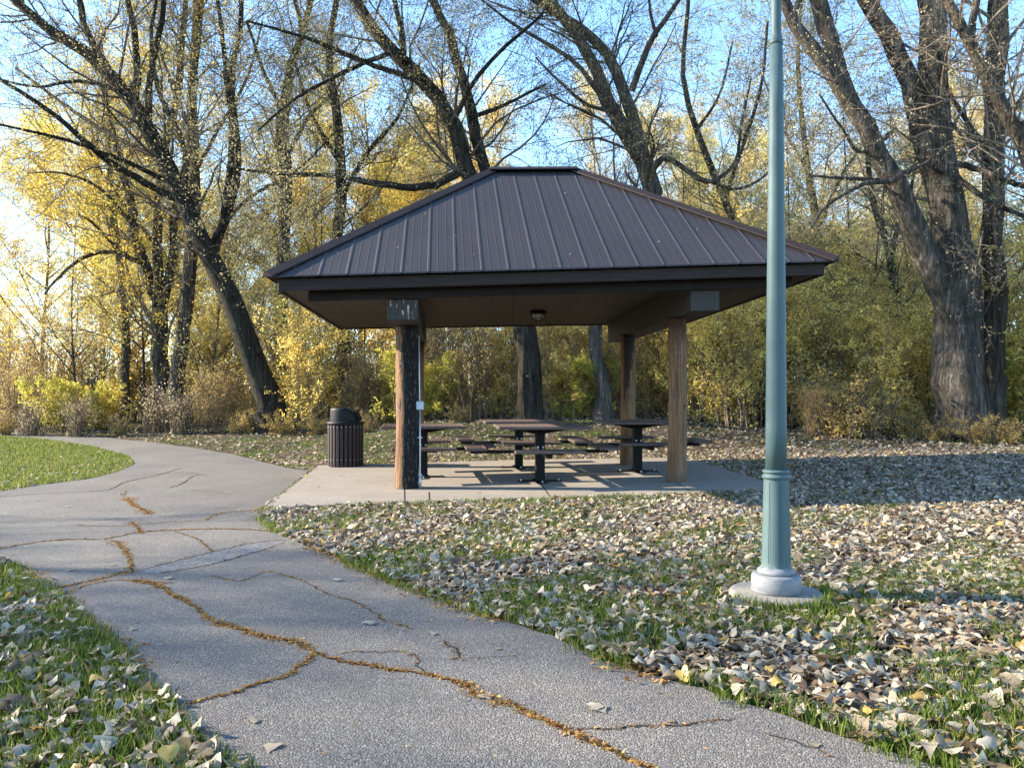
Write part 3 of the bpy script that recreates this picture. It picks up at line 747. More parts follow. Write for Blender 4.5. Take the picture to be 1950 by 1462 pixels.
mb = MB(); lathe(mb, [(.25, .765), (.315, .765), (.322, .775), (.322, .80), (.312, .815), (.27, .825), (.25, .825)], 44); rim = mb.build('lid', M['plastic'], can, True)
# hood: dome cut by an opening that faces right
mb = MB(); seg = 44; rows = [(.262, .82, 0), (.262, .86, 0), (.262, .90, 0), (.261, .95, 0), (.26, .99, 0), (.259, 1.02, 0), (.257, 1.045, 0), (.25, 1.06, 0), (.0, 1.067, 0)]
ang = np.arange(seg) / seg * 2 * PI; V = []
for r, z, _ in rows:
    x = r * np.cos(ang); y = r * np.sin(ang)
    lim = .25 - .19 * max(0, (z - .85) / .217) ** 1.7      # sloping front of the hood
    x = np.minimum(x, lim); V.append(np.stack([x, y, np.full(seg, z)], 1))
n = len(rows); mb.add(np.concatenate(V), [np.array([[l * seg + i, l * seg + (i + 1) % seg, (l + 1) * seg + (i + 1) % seg, (l + 1) * seg + i] for l in range(n - 1) for i in range(seg)])])
hood = mb.build('hood', M['plastic'], can, True)
mb = MB(); bbox(mb, -.006, .006, -.15, .15, -.08, .08, .003, lambda V: np.stack([.222 + V[:, 0] - V[:, 2] * .5, V[:, 1], .93 + V[:, 2]], 1)); mb.build('flap', M['black'], hood)

# ------------------------------------------------------------------ lamp post
lp = gp(1478, 1143)
post_ = thing('lamp_post', 'tall green steel lamp post with worn silver foot on round footing', 'lamp post', tuple(lp))
mb = MB(); lathe(mb, [(.262, -.06), (.265, .02), (.263, .042), (.252, .052), (.232, .056), (.0, .056)], 56, mod=lambda a, i: 1 + .012 * np.sin(3 * a + 1) + .008 * np.sin(7 * a)); mb.build('footing', M['footing'], post_, True)
lz = .056
mb = MB(); lathe(mb, [(.136, lz), (.140, lz + .008), (.138, lz + .085), (.130, lz + .098), (.112, lz + .103)], 48)
lathe(mb, [(.100, lz + .103), (.106, lz + .108), (.104, lz + .122), (.090, lz + .132), (.084, lz + .142)], 48); mb.build('foot', M['green'], post_, True)
def flute(a, i):
    k = np.abs(((a / (2 * PI) * 8) % 1) - .5)
    return 1 - (.03 * ((k > .40) & (k < .44)) + .012 * (k >= .44)) * (1 if 1 < i < 6 else 0)
mb = MB(); lathe(mb, [(.083, lz + .142), (.082, lz + .155), (.081, lz + .17), (.0805, lz + .20), (.070, .66), (.0695, .675), (.069, .69), (.069, .70)], 192, mod=flute); mb.build('fluted_base', M['green'], post_, False)
mb = MB(); lathe(mb, [(.066, .698), (.076, .702), (.079, .712), (.076, .722), (.068, .725), (.068, .732), (.074, .735), (.077, .742), (.074, .749), (.060, .753)], 40); mb.build('collar', M['green'], post_, True)
mb = MB(); lathe(mb, [(.0595, .752), (.058, 1.0), (.0535, 1.6), (.0475, 2.2), (.041, 2.8), (.0355, 3.19)], 40); mb.build('shaft', M['green'], post_, True)
mb = MB(); lathe(mb, [(.0365, 3.188), (.0385, 3.20), (.0375, 3.215), (.029, 3.24), (.0285, 3.28), (.027, 4.15)], 32); mb.build('upper_shaft', M['green'], post_, True)
mb = MB(); lathe(mb, [(.05, 4.15), (.09, 4.18), (.10, 4.22), (.085, 4.24)], 28); lathe(mb, [(.15, 4.62), (.16, 4.65), (.06, 4.74), (.015, 4.82)], 28); mb.build('lantern_frame', M['green_plain'], post_, True)
mb = MB(); lathe(mb, [(.085, 4.24), (.15, 4.36), (.165, 4.5), (.15, 4.62)], 28); mb.build('lantern_glass', M['lampglass'], post_, True)

# ------------------------------------------------------------------ trees
def shoots(P, R, spec):
    """successive generations of shoots; spec rows: per metre, t0, length, spread, up, K, ratio, wander, rmin"""
    gens = []
    for (den, t0, ln, spread, up, K, ratio, wander, rmin) in spec:
        L = np.linalg.norm(np.diff(P, axis=1), axis=2).sum()
        n = max(3, int(L * den))
        P, R = sprout(P, R, n, t0, .99, ln, spread, up, K, ratio, wander, rmin)
        gens.append((P, R))
    return gens

SPEC_BIG = [(1.8, .2, 3.2, .85, .06, 7, .22, .17, .009), (3.0, .12, 1.4, .8, .0, 5, .5, .22, .0055), (4.6, .1, .7, .8, -.05, 4, .6, .3, .0038)]
def finish_tree(root, loc, limbs, spec, leaf_n, leaf_size, mats, bark_sides=12, lump=.10, leaf_jit=.06, K=22, trunk_leaves=0):
    """limbs: list of (points, radii) in world space"""
    mbt = MB(); PL = []; RL_ = []
    for i, (P, R) in enumerate(limbs):
        Q, r = resample(P, R, K)
        Q = Q + rng.normal(size=Q.shape) * (r[:, None] * .12)
        PL.append(Q); RL_.append(r)
        tubes(mbt, Q[None], r[None], bark_sides if r.max() > .1 else 7, lump)
    mbt.build('trunk', mats[0], root, True, loc=loc)
    PL = np.array(PL); RL_ = np.array(RL_)
    # thin parts of the limbs sprout first
    gens = shoots(PL, RL_, spec)
    mbb = MB()
    for P, R in gens: tubes(mbb, P, R, 5 if R.max() > .03 else 3)
    mbb.build('branches', mats[1], root, True, loc=loc)
    if leaf_n:
        P = gens[-1][0]; C = along(P, leaf_n, .1, leaf_jit)
        if len(gens) > 1: C = np.r_[C, along(gens[-2][0], leaf_n // 5, .3, leaf_jit)]
        if trunk_leaves: C = np.r_[C, along(PL, trunk_leaves, .05, .28)]
        m_ = MB(); leaves_at(m_, C, leaf_size, .2, clumpnoise(C, .9)); m_.build('crown', mats[2], root, False, loc=loc, tint=True)

def traced(name, label, d, limbs, mats, leaf_n, leaf_size=.07, spec=SPEC_BIG, group=None, flare=1.12, trunk_leaves=0, lump=.10):
    """limbs: list of (depth change along limb, [(px, py, width px) ...]); the first is the trunk"""
    base = gp(limbs[0][1][0][0], limbs[0][1][0][1]); d0 = d
    W = []
    for li, (dd, pts) in enumerate(limbs):
        pts = list(pts)
        if pts[-1][1] < 30 and len(pts) > 1:
            (x0, y0, w0), (x1, y1, w1) = pts[-2], pts[-1]
            k = 260 / max(30, math.hypot(x1 - x0, y1 - y0))
            pts.append((x1 + (x1 - x0) * k * .8, y1 + (y1 - y0) * k, w1 * .6)); 
            pts.append((pts[-1][0] + (x1 - x0) * k * .4, pts[-1][1] - 230, w1 * .2))
        n = len(pts); P = []; R = []
        for k, (x, y, w) in enumerate(pts):
            dk = d0 + dd * (k / max(1, n - 1)) if dd is not None else d0
            P.append(pt(x, y, dk)); R.append(w * .44 * dk / F)
        if li == 0:
            g = P[0].copy(); g[2] = float(G(g[0], g[1])) - .15
            if P[0][2] - g[2] > .25: P.insert(0, g); R.insert(0, R[0] * flare)
            else: P[0] = g; R[0] *= flare
        W.append((P, R))
    loc = np.array([W[0][0][0][0], W[0][0][0][1], float(G(W[0][0][0][0], W[0][0][0][1]))])
    root = thing(name, label, 'tree', tuple(loc), 0, group)
    finish_tree(root, tuple(loc), W, spec, leaf_n, leaf_size, mats, trunk_leaves=trunk_leaves, lump=lump)
    for ch in root.children: ch.location = (0, 0, 0)
    return root

GREY = (M['bark_dark'], M['twig_dark'], M['lf_grey'])
OLIV = (M['bark'], M['twig'], M['lf_olive'])
YELL = (M['bark'], M['twig'], M['lf_yellow'])
GOLD = (M['bark'], M['twig'], M['lf_gold'])
TAN = (M['bark_furrow'], M['twig'], M['lf_tan'])
traced('leaning_tree', 'big dark tree leaning left beside the far bend of the path', 22.5, [
    (-.3, [(520, 803, 70), (508, 750, 56), (497, 715, 50), (456, 612, 45), (422, 530, 42), (392, 480, 38), (356, 400, 36), (312, 310, 34), (281, 240, 32), (240, 180, 30), (190, 120, 26), (100, 60, 22), (40, 10, 19)]),
    (1.2, [(402, 492, 24), (415, 455, 20), (428, 421, 18), (453, 335, 17), (451, 260, 16), (441, 158, 15), (456, 60, 12), (459, 0, 11)]),
    (-1.0, [(424, 425, 13), (437, 330, 13), (442, 250, 12), (432, 160, 12), (424, 70, 10), (413, -10, 9)]),
    (1.5, [(283, 245, 20), (256, 195, 19), (262, 130, 15), (256, 60, 13), (243, -5, 11)]),
    (-1.4, [(283, 228, 17), (284, 160, 14), (302, 70, 12), (312, -5, 10)]),
    (.8, [(210, 140, 18), (165, 60, 15), (150, -5, 13)]),
    (-2.0, [(345, 385, 17), (270, 345, 15), (200, 302, 13), (140, 250, 11), (70, 195, 9), (-20, 140, 7)]),
    (2.0, [(300, 300, 12), (220, 262, 10), (130, 205, 8), (30, 130, 6)]),
    (-2.5, [(320, 345, 11), (220, 300, 9), (120, 265, 7), (-10, 235, 5)]),
    (-1.5, [(225, 170, 10), (150, 155, 8), (70, 165, 6), (-10, 150, 4)]),
    (1.0, [(350, 380, 14), (352, 280, 12), (300, 170, 10), (288, 60, 8), (300, -10, 6)]),
    (-2.0, [(395, 470, 10), (470, 380, 8), (560, 330, 6), (640, 250, 4)])], GREY, 36000, .056, trunk_leaves=1500)
traced('arching_tree', 'dark two-stemmed tree rising behind the roof ridge and leaning left', 19.5, [
    (.3, [(1006, 800, 62), (1010, 740, 52), (1004, 640, 46), (985, 560, 44), (950, 450, 40), (905, 370, 36), (888, 330, 32), (860, 232, 32), (800, 150, 30), (735, 85, 27), (680, 0, 24)]),
    (1.5, [(985, 580, 34), (960, 450, 30), (928, 330, 26), (897, 220, 23), (876, 130, 21), (850, 55, 18), (822, -5, 16)]),
    (-1.8, [(880, 325, 18), (820, 355, 16), (730, 352, 14), (640, 335, 11), (520, 330, 7), (430, 318, 4)]),
    (-2.0, [(800, 155, 14), (700, 120, 11), (590, 75, 8), (470, 40, 5)]),
    (1.2, [(770, 120, 15), (764, 60, 13), (750, -10, 11)]),
    (-1.5, [(860, 240, 12), (900, 160, 10), (960, 90, 8), (1030, 30, 6), (1060, -20, 4)]),
    (-2.2, [(745, 100, 11), (650, 140, 9), (560, 190, 6), (490, 250, 4)]),
    (.8, [(895, 225, 11), (960, 200, 8), (1040, 160, 5)])], GREY, 44000, .054, trunk_leaves=1200)
traced('pale_forked_tree', 'pale split trunk behind the right tables, forking above the roof', 20.5, [
    (.4, [(1152, 798, 46), (1150, 740, 30), (1128, 650, 28), (1135, 600, 30), (1180, 500, 38), (1235, 400, 42), (1238, 350, 40), (1213, 285, 34), (1184, 240, 30), (1157, 190, 27), (1118, 100, 25), (1065, 25, 22), (1040, -10, 20)]),
    (1.0, [(1226, 300, 30), (1195, 190, 26), (1150, 95, 23), (1085, 40, 20), (1020, 0, 17)]),
    (-1.6, [(1203, 175, 16), (1222, 120, 14), (1247, 65, 12), (1288, 8, 10)]),
    (-1.2, [(1240, 330, 14), (1268, 300, 12), (1320, 333, 11), (1352, 346, 10), (1398, 312, 8), (1412, 240, 6), (1430, 150, 4)]),
    (1.5, [(1355, 346, 8), (1400, 360, 6), (1450, 340, 5), (1500, 290, 3)]),
    (-1.0, [(1150, 190, 12), (1095, 120, 10), (1000, 60, 7), (930, 10, 5)]),
    (.6, [(1180, 215, 11), (1120, 200, 8), (1070, 160, 6), (1020, 110, 4)]),
    (.6, [(1250, 70, 8), (1240, 30, 7), (1235, -10, 6)])], (M['bark_pale'], M['twig_dark'], M['lf_grey']), 34000, .053, trunk_leaves=1500)
traced('cottonwood_tree', 'huge furrowed trunk at right that splits into thick limbs', 17.0, [
    (.3, [(1836, 842, 116), (1830, 780, 106), (1824, 690, 99), (1822, 600, 96), (1815, 500, 84), (1803, 400, 72), (1788, 240, 62), (1775, 120, 58), (1766, 0, 54)]),
    (-1.0, [(1826, 660, 40), (1800, 560, 58), (1772, 490, 56), (1738, 420, 50), (1682, 310, 44), (1622, 200, 38), (1562, 115, 30), (1520, 60, 25), (1492, 0, 22)]),
    (1.2, [(1648, 240, 38), (1604, 160, 37), (1582, 80, 36), (1560, 0, 34)]),
    (.8, [(1812, 480, 36), (1796, 400, 48), (1776, 320, 48), (1752, 225, 44), (1705, 90, 38), (1650, 0, 34)]),
    (-1.8, [(1800, 330, 14), (1760, 312, 13), (1700, 342, 12), (1640, 352, 10), (1575, 392, 7), (1540, 440, 4)]),
    (-.8, [(1700, 345, 10), (1620, 340, 8), (1540, 335, 5)]),
    (-1.5, [(1822, 312, 15), (1870, 325, 13), (1950, 355, 11), (2040, 370, 8)]),
    (-1.2, [(1815, 330, 13), (1850, 360, 12), (1920, 400, 10), (2010, 430, 7)]),
    (-1.5, [(1700, 250, 10), (1640, 290, 8), (1600, 240, 6), (1560, 180, 4)]),
    (1.0, [(1510, 40, 13), (1520, 0, 12), (1530, -30, 10)])], TAN, 12000, .048, trunk_leaves=1100, lump=.07, spec=[(1.2, .2, 2.6, .9, .05, 7, .13, .2, .008), (3.4, .12, 1.3, .85, 0, 5, .5, .25, .005), (5, .1, .7, .8, -.05, 4, .6, .3, .0038)])
traced('straight_tree', 'straight dark trunk standing just right of the huge furrowed one', 17.6, [
    (.2, [(1888, 838, 62), (1890, 770, 55), (1894, 600, 48), (1888, 420, 43), (1892, 250, 40), (1905, 0, 37)]),
    (-1.0, [(1890, 300, 12), (1840, 230, 10), (1800, 160, 8), (1780, 60, 6)]),
    (1.0, [(1895, 250, 12), (1950, 180, 10), (1990, 80, 8)])], (M['bark'], M['twig'], M['lf_tan']), 3500, .05, trunk_leaves=250)
traced('overhanging_tree', 'tree at the right edge with a thick limb crossing the straight dark trunk', 15.5, [
    (-.2, [(2040, 850, 60), (2030, 650, 48), (2000, 420, 38), (1958, 300, 30), (1915, 215, 27), (1870, 130, 25), (1830, 50, 22), (1800, 0, 20)]),
    (.5, [(1850, 90, 18), (1852, 40, 16), (1862, -10, 14)]),
    (-1.0, [(1930, 250, 14), (1990, 200, 12), (2060, 100, 9)])], (M['bark'], M['twig'], M['lf_tan']), 3500, .05)
traced('twin_tree', 'dark forked trunk with yellow leaves left of the leaning tree', 26, [
    (.3, [(312, 770, 46), (309, 690, 34), (305, 600, 32), (300, 565, 30), (272, 500, 24), (256, 440, 21), (248, 380, 18), (225, 300, 14), (205, 200, 10), (190, 100, 7)]),
    (-.8, [(304, 580, 24), (300, 490, 20), (302, 400, 18), (312, 290, 17), (338, 190, 15), (345, 90, 13), (352, 0, 11)]),
    (.9, [(310, 575, 22), (330, 490, 19), (333, 400, 17), (360, 280, 15), (368, 150, 12), (372, 0, 10)]),
    (-1.6, [(270, 500, 12), (215, 480, 10), (160, 490, 8), (110, 530, 6), (85, 560, 4)]),
    (-1.4, [(255, 430, 9), (190, 360, 7), (120, 330, 5), (50, 330, 3)]),
    (1.0, [(300, 470, 9), (230, 380, 7), (170, 290, 5), (120, 200, 3)])], (M['bark'], M['twig'], M['lf_yellow']), 15000, .085)
traced('slim_tree', 'slim grey trunk leaning right beside the forked yellow tree', 25, [
    (.4, [(335, 765, 36), (345, 660, 28), (356, 560, 26), (366, 460, 25), (372, 380, 24), (370, 280, 23), (364, 180, 20), (374, 80, 17), (382, 0, 15)]),
    (-1.2, [(370, 330, 10), (420, 240, 8), (470, 150, 6), (500, 40, 4)]),
    (1.2, [(368, 260, 10), (330, 170, 8), (300, 80, 6)])], (M['bark'], M['twig'], M['lf_yellow']), 6000, .075)
traced('ivy_tree', 'thin crooked trunk with ivy leaves left of the forked yellow tree', 27, [
    (.3, [(236, 770, 26), (238, 690, 20), (240, 620, 16), (228, 500, 15), (214, 400, 14), (207, 300, 12), (200, 180, 10), (190, 60, 8)]),
    (-1.0, [(228, 480, 8), (170, 420, 6), (110, 400, 4)]), (.8, [(214, 380, 7), (250, 300, 5), (270, 220, 4)])], (M['bark'], M['twig'], M['lf_yellow']), 9000, .10, trunk_leaves=700)
traced('forked_upright_tree', 'upright grey trunk forking above the left eave of the shelter', 26, [
    (.3, [(528, 780, 34), (532, 650, 27), (541, 450, 26), (546, 350, 25), (541, 250, 20), (552, 130, 18), (580, 50, 14), (592, -5, 12)]),
    (-.8, [(545, 345, 19), (530, 240, 15), (548, 150, 13), (575, 60, 11), (560, -5, 9)]),
    (1.0, [(546, 300, 10), (590, 220, 8), (640, 170, 6), (680, 90, 4)]), (-1.0, [(540, 220, 10), (500, 130, 8), (470, 40, 6)])], (M['bark'], M['twig'], M['lf_olive']), 9000, .065, trunk_leaves=600)
traced('vine_tree', 'dark vine-covered trunk behind the left end of the roof', 24, [
    (.3, [(660, 800, 38), (657, 700, 27), (652, 600, 23), (640, 480, 22), (650, 360, 22), (644, 230, 19), (625, 110, 15), (640, 0, 12)]),
    (-1.0, [(648, 380, 11), (700, 290, 9), (760, 220, 7), (800, 120, 5)]), (1.0, [(640, 300, 11), (590, 210, 8), (560, 110, 6)])], (M['bark_dark'], M['twig_dark'], M['lf_olive']), 13000, .07, trunk_leaves=2000)
traced('crooked_tree', 'thin crooked forked trunk left of the huge furrowed one', 22, [
    (.2, [(1726, 760, 22), (1724, 680, 17), (1712, 600, 17), (1702, 520, 18), (1690, 462, 16), (1668, 400, 13), (1655, 330, 10), (1648, 230, 7)]),
    (-.6, [(1700, 480, 12), (1712, 420, 10), (1730, 380, 8), (1745, 300, 6)])], (M['bark_dark'], M['twig_dark'], M['lf_olive']), 5000, .08, trunk_leaves=250)
traced('slender_tree', 'slender trunk seen just right of the shelter eave behind the lamp post', 25, [
    (.3, [(1562, 800, 26), (1566, 640, 20), (1568, 500, 18), (1548, 380, 15), (1530, 260, 12), (1520, 120, 9), (1526, 20, 7)]),
    (-1.0, [(1560, 430, 9), (1600, 340, 7), (1640, 280, 5)]), (1, [(1540, 330, 8), (1490, 240, 6), (1450, 140, 4)])], OLIV, 9000, .085)
traced('bent_tree', 'bent thin tree over the right hip of the roof', 24, [
    (.3, [(1420, 800, 24), (1425, 650, 19), (1415, 500, 18), (1380, 380, 16), (1330, 260, 14), (1300, 150, 11), (1310, 20, 9)]),
    (-1.0, [(1380, 380, 10), (1420, 260, 9), (1450, 160, 7), (1462, 40, 5)]), (1, [(1325, 250, 8), (1370, 180, 6), (1395, 80, 4)])], OLIV, 10000, .085)

# trees farther back: five grown once, then copied
def grown(label, mats, H, leaf_n, leaf_size, seedlean=.12, r=.13, nlimb=12, spec=None, group='trees standing deeper in the wood'):
    root = thing('woodland_tree', label, 'tree', (0, 0, 0), 0, group)
    ks = np.linspace(0, 1, 7); lean = rng.normal(size=2) * seedlean * H
    tr = np.stack([lean[0] * ks ** 1.4 + .02 * H * np.sin(ks * 5 + rng.uniform(0, 6)), lean[1] * ks ** 1.4, H * ks - .2], 1)
    limbs = [(tr, r * (1 - .85 * ks))]
    for k in range(nlimb):
        t = rng.uniform(.14, .85); i = t * 6; p = np.array([np.interp(i, range(7), tr[:, c]) for c in range(3)])
        a = rng.uniform(0, 6.28); L = H * rng.uniform(.22, .42) * (1.2 - t * .6); q = np.array([math.cos(a), math.sin(a), rng.uniform(.7, 1.5)]); q /= np.linalg.norm(q)
        s = np.linspace(0, 1, 4)[:, None]
        limbs.append((p + q * L * s + np.array([0, 0, .1 * L]) * s ** 2 + rng.normal(size=(4, 3)) * .04 * L * s, r * (1 - .8 * t) * .6 * np.array([1, .75, .5, .2])))
    finish_tree(root, (0, 0, 0), limbs, spec or [(1.5, .25, 2.0, .9, .08, 6, .42, .2, .014), (3.0, .1, 1.0, .85, 0, 4, .5, .3, .009)], leaf_n, leaf_size, mats, 9, .06, .16, K=14)
    return root
BASES = {'y': grown('', YELL, 15, 36000, .082), 'g': grown('', GOLD, 16, 42000, .082), 'o': grown('', OLIV, 15, 34000, .082), 't': grown('', (M['bark'], M['twig'], M['lf_tan']), 14, 12000, .075), 'b': grown('', (M['bark'], M['twig_russet'], M['lf_rust']), 9, 9000, .085, r=.1)}
LEAFM = {'y': 'lf_yellow', 'g': 'lf_gold', 'o': 'lf_olive', 't': 'lf_tan', 'b': 'lf_rust'}
BACK = [  # px, depth, base, scale, label
    (90, 38, 'y', 0.87, 'yellow tree behind the far left end of the path'), (190, 33, 'y', 1.06, 'tall golden yellow tree above the leaning tree at upper left'), (20, 46, 'b', 0.90, 'low russet tree at the left edge of the wood'),
    (275, 42, 'g', 1.06, 'tan gold tree seen between the forked yellow tree and the ivy trunk'), (130, 30, 'b', 0.62, 'small reddish brown tree over the yellow-green bushes at left'), (430, 36, 'y', 0.61, 'yellow tree in the gap right of the leaning trunk'),
    (480, 44, 'o', 0.79, 'olive tree far behind the leaning trunk'), (600, 38, 'y', 1.05, 'yellow tree directly above the left eave'), (700, 40, 'y', 1.16, 'bright yellow tree above the left slope of the roof'),
    (620, 41, 'o', 1.13, 'olive leaved tree beside the vine-covered trunk'), (790, 39, 'g', 1.18, 'gold tree between the arching stems and the left slope'), (860, 45, 'o', 1.30, 'olive tree far behind the arching stems'),
    (960, 40, 'g', 0.50, 'low gold tree just above the roof ridge'), (1060, 36, 'g', 0.60, 'tan gold tree right above the ridge end'), (1120, 46, 'g', 0.64, 'distant gold tree behind the pale forked tree'),
    (1270, 34, 'g', 0.80, 'gold tree right of the pale forked tree'), (1340, 42, 'y', 0.98, 'yellow tree far behind the right slope of the roof'), (1400, 37, 'o', 0.92, 'olive tree left of the lamp post top'),
    (1470, 38, 'g', 0.94, 'gold tree directly behind the lamp post'), (1590, 34, 'o', 0.80, 'olive tree right of the lamp post'), (1640, 44, 'g', 1.10, 'distant gold tree between lamp post and furrowed trunk'),
    (1700, 30, 't', 0.76, 'almost bare tree behind the thick left limb of the furrowed trunk'), (1760, 38, 'y', 0.64, 'low yellow tree glowing behind the furrowed trunk'), (1860, 36, 'y', 0.72, 'yellow tree seen between the two biggest right trunks'),
    (1930, 32, 'g', 0.76, 'gold tree at the right edge of the wood'), (1830, 28, 't', 0.84, 'nearly bare tree with tan leaves behind the furrowed crown'), (2010, 40, 'o', 1.10, 'olive tree cut by the right edge of the view'),
    (1540, 34, 't', 0.94, 'nearly bare twiggy tree over the right hip of the roof'), (1210, 38, 't', 1.05, 'nearly bare tree behind the fork of the pale trunk'), (740, 46, 'o', 1.40, 'olive tree whose crown fills the space above the left slope'), (930, 47, 'o', 1.10, 'olive tree leaning between ridge and blue gap'), (350, 40, 'o', 1.18, 'olive tree behind the slim grey trunk'), (520, 47, 'g', 0.86, 'tall gold tree far behind the upright forked trunk'), (660, 49, 'g', 1.24, 'tall tan gold tree far behind the vine-covered trunk'), (840, 50, 'g', 1.20, 'tall gold tree far behind the arching tree top'), (1170, 50, 'g', 1.16, 'tall gold tree farthest back behind the pale forked tree'), (1320, 48, 't', 1.24, 'tall bare tan tree far behind the bent thin tree'), (1430, 50, 'g', 1.24, 'tall gold tree farthest back left of the lamp post'), (1600, 50, 't', 1.28, 'tall bare tan tree farthest back right of the lamp post'), (1690, 52, 'g', 1.20, 'tall gold tree farthest back behind the thick left limb'), (1900, 48, 'g', 1.20, 'tall gold tree farthest back at the right edge'), (380, 50, 'o', 1.01, 'tall olive tree farthest back behind the leaning tree')]
first = {}
for i, (px, d, b, sc, lb) in enumerate(BACK):
    x = (px - CX) / F * d; loc = (x, d, float(G(x, d)))
    rz = (i * 2.399) % 6.283
    if b not in first:
        o = BASES[b]; first[b] = o; o.location = loc; o.rotation_euler = (0, 0, rz); o.scale = (sc,) * 3; o['label'] = lb
    else: o = dup(BASES[b], loc, rz, lb, scale=sc)
# trees outside the left edge of the view that dapple the path with shade
SHADE = [(-22, 8.3, 't', .85), (-17, 5.4, 't', .6), (-27, 5.6, 'o', .75)]
SL = ['bare tan tree beyond the left edge beside the lawn', 'small bare tan tree out of view nearest the near lawn', 'olive tree out of view farthest left of the viewer']
for i, ((x, y, b, sc), lb) in enumerate(zip(SHADE, SL)):
    dup(BASES[b], (x, y, float(G(x, y))), i * 1.7 + 1, lb, 'trees beside the path left of the view', sc)


SAPB = grown('', (M['bark'], M['twig'], M['lf_olive']), 8.5, 3800, .07, .10, .045, 9, [(1.6, .2, 1.3, .8, .08, 5, .5, .25, .008), (3.0, .1, .7, .85, 0, 4, .6, .3, .006)], 'saplings in the thicket')
SAPB.name = 'sapling'
SAPS = [(150, 26, 1.0, 'thin sapling above the bright yellow-green shrubs'), (275, 28, 1.1, 'thin sapling between ivy trunk and forked yellow tree'), (395, 25, .9, 'thin sapling left of the leaning trunk'), (470, 28, 1.1, 'thin sapling right of the leaning trunk'), (590, 27, 1.0, 'thin sapling above the space left of the trash can'), (700, 25, .85, 'thin sapling just behind the trash can at its right'),
    (560, 24, .8, 'short sapling under the left eave'), (850, 26, .9, 'thin sapling seen under the roof right of the tarred post'), (930, 23, .75, 'short sapling under the roof beside the left trunk'), (1080, 25, .9, 'thin sapling under the roof between the two trunks'), (1240, 24, .85, 'thin sapling between stained and bare posts'),
    (1370, 24, 1.0, 'thin sapling right of the bare log post'), (1430, 27, 1.25, 'tall thin sapling under the right eave'), (1540, 22, 1.1, 'thin sapling close right of the lamp post'), (1600, 26, 1.35, 'tall thin sapling right of the lamp post'), (1655, 21, 1.0, 'thin sapling above the dark arched bush'), (1760, 24, 1.2, 'thin sapling touching the furrowed trunk at left'), (1930, 22, 1.1, 'thin sapling at the right edge')]
for i, (px, d, sc, lb) in enumerate(SAPS):
    x = (px - CX) / F * d; loc = (x, d, float(G(x, d)))
    if i == 0: SAPB.location = loc; SAPB.scale = (sc,) * 3; SAPB['label'] = lb
    else: dup(SAPB, loc, i * 2.4, lb, 'saplings in the thicket', (sc, sc, sc * 1.05))

# ------------------------------------------------------------------ thicket shrubs
def shrub(mats, H, Wd, stems, leaf_n, leaf_size, den=2.4, name='thicket_shrub'):
    root = thing(name, '', 'shrub', (0, 0, 0), 0, 'shrubs of the thicket along the wood edge')
    n = stems; a = rng.uniform(0, 6.28, n); K = 7; s = np.linspace(0, 1, K)
    rad = Wd * rng.uniform(.15, 1, n); hh = H * rng.uniform(.55, 1.05, n)
    bx_, by_ = rng.normal(size=n) * Wd * .22, rng.normal(size=n) * Wd * .22
    P = np.stack([bx_[:, None] + np.cos(a)[:, None] * rad[:, None] * s ** 1.5, by_[:, None] + np.sin(a)[:, None] * rad[:, None] * s ** 1.5, hh[:, None] * (s * 1.15 - .15 * s ** 2.2) - .08], 2)
    P += rng.normal(size=P.shape) * .03 * H * s[None, :, None]
    R = np.full((n, K), .02) * np.linspace(1, .3, K) * rng.uniform(.5, 1.2, (n, 1))
    gens = shoots(P, R, [(den, .0, .16 * H + .25, .8, .12, 5, .55, .25, .005), (3.2, .1, .12 * H + .1, .8, 0, 4, .6, .3, .0035)])
    mb = MB(); tubes(mb, P, R, 5)
    for p, r in gens: tubes(mb, p, r, 3)
    mb.build('stems', mats[0], root, True)
    C = np.r_[along(gens[-1][0], int(leaf_n * .8), .05, .05), along(gens[0][0], int(leaf_n * .2), .1, .05)]
    mb = MB(); leaves_at(mb, C, leaf_size, .3, clumpnoise(C, 1.6)); mb.build('foliage', mats[1], root, False, tint=True)
    return root
SH = {'L': shrub((M['twig_russet'], M['lf_lime']), 2.0, 1.3, 26, 8000, .075), 'O': shrub((M['twig'], M['lf_shrub']), 4.6, 1.7, 36, 12500, .085), 'R': shrub((M['twig_russet'], M['lf_rust']), 2.8, 1.2, 40, 5000, .05, 3.6),
      'Y': shrub((M['twig'], M['lf_gold']), 3.6, 1.4, 32, 12500, .085), 'D': shrub((M['twig_dark'], M['lf_dark']), 1.0, .9, 34, 2600, .06), 'T': shrub((M['twig_russet'], M['lf_tan']), 1.3, .7, 46, 900, .05, 2.2), 'B': shrub((M['twig_russet'], M['lf_rust']), 4.6, 1.5, 32, 8000, .05, 3.2)}
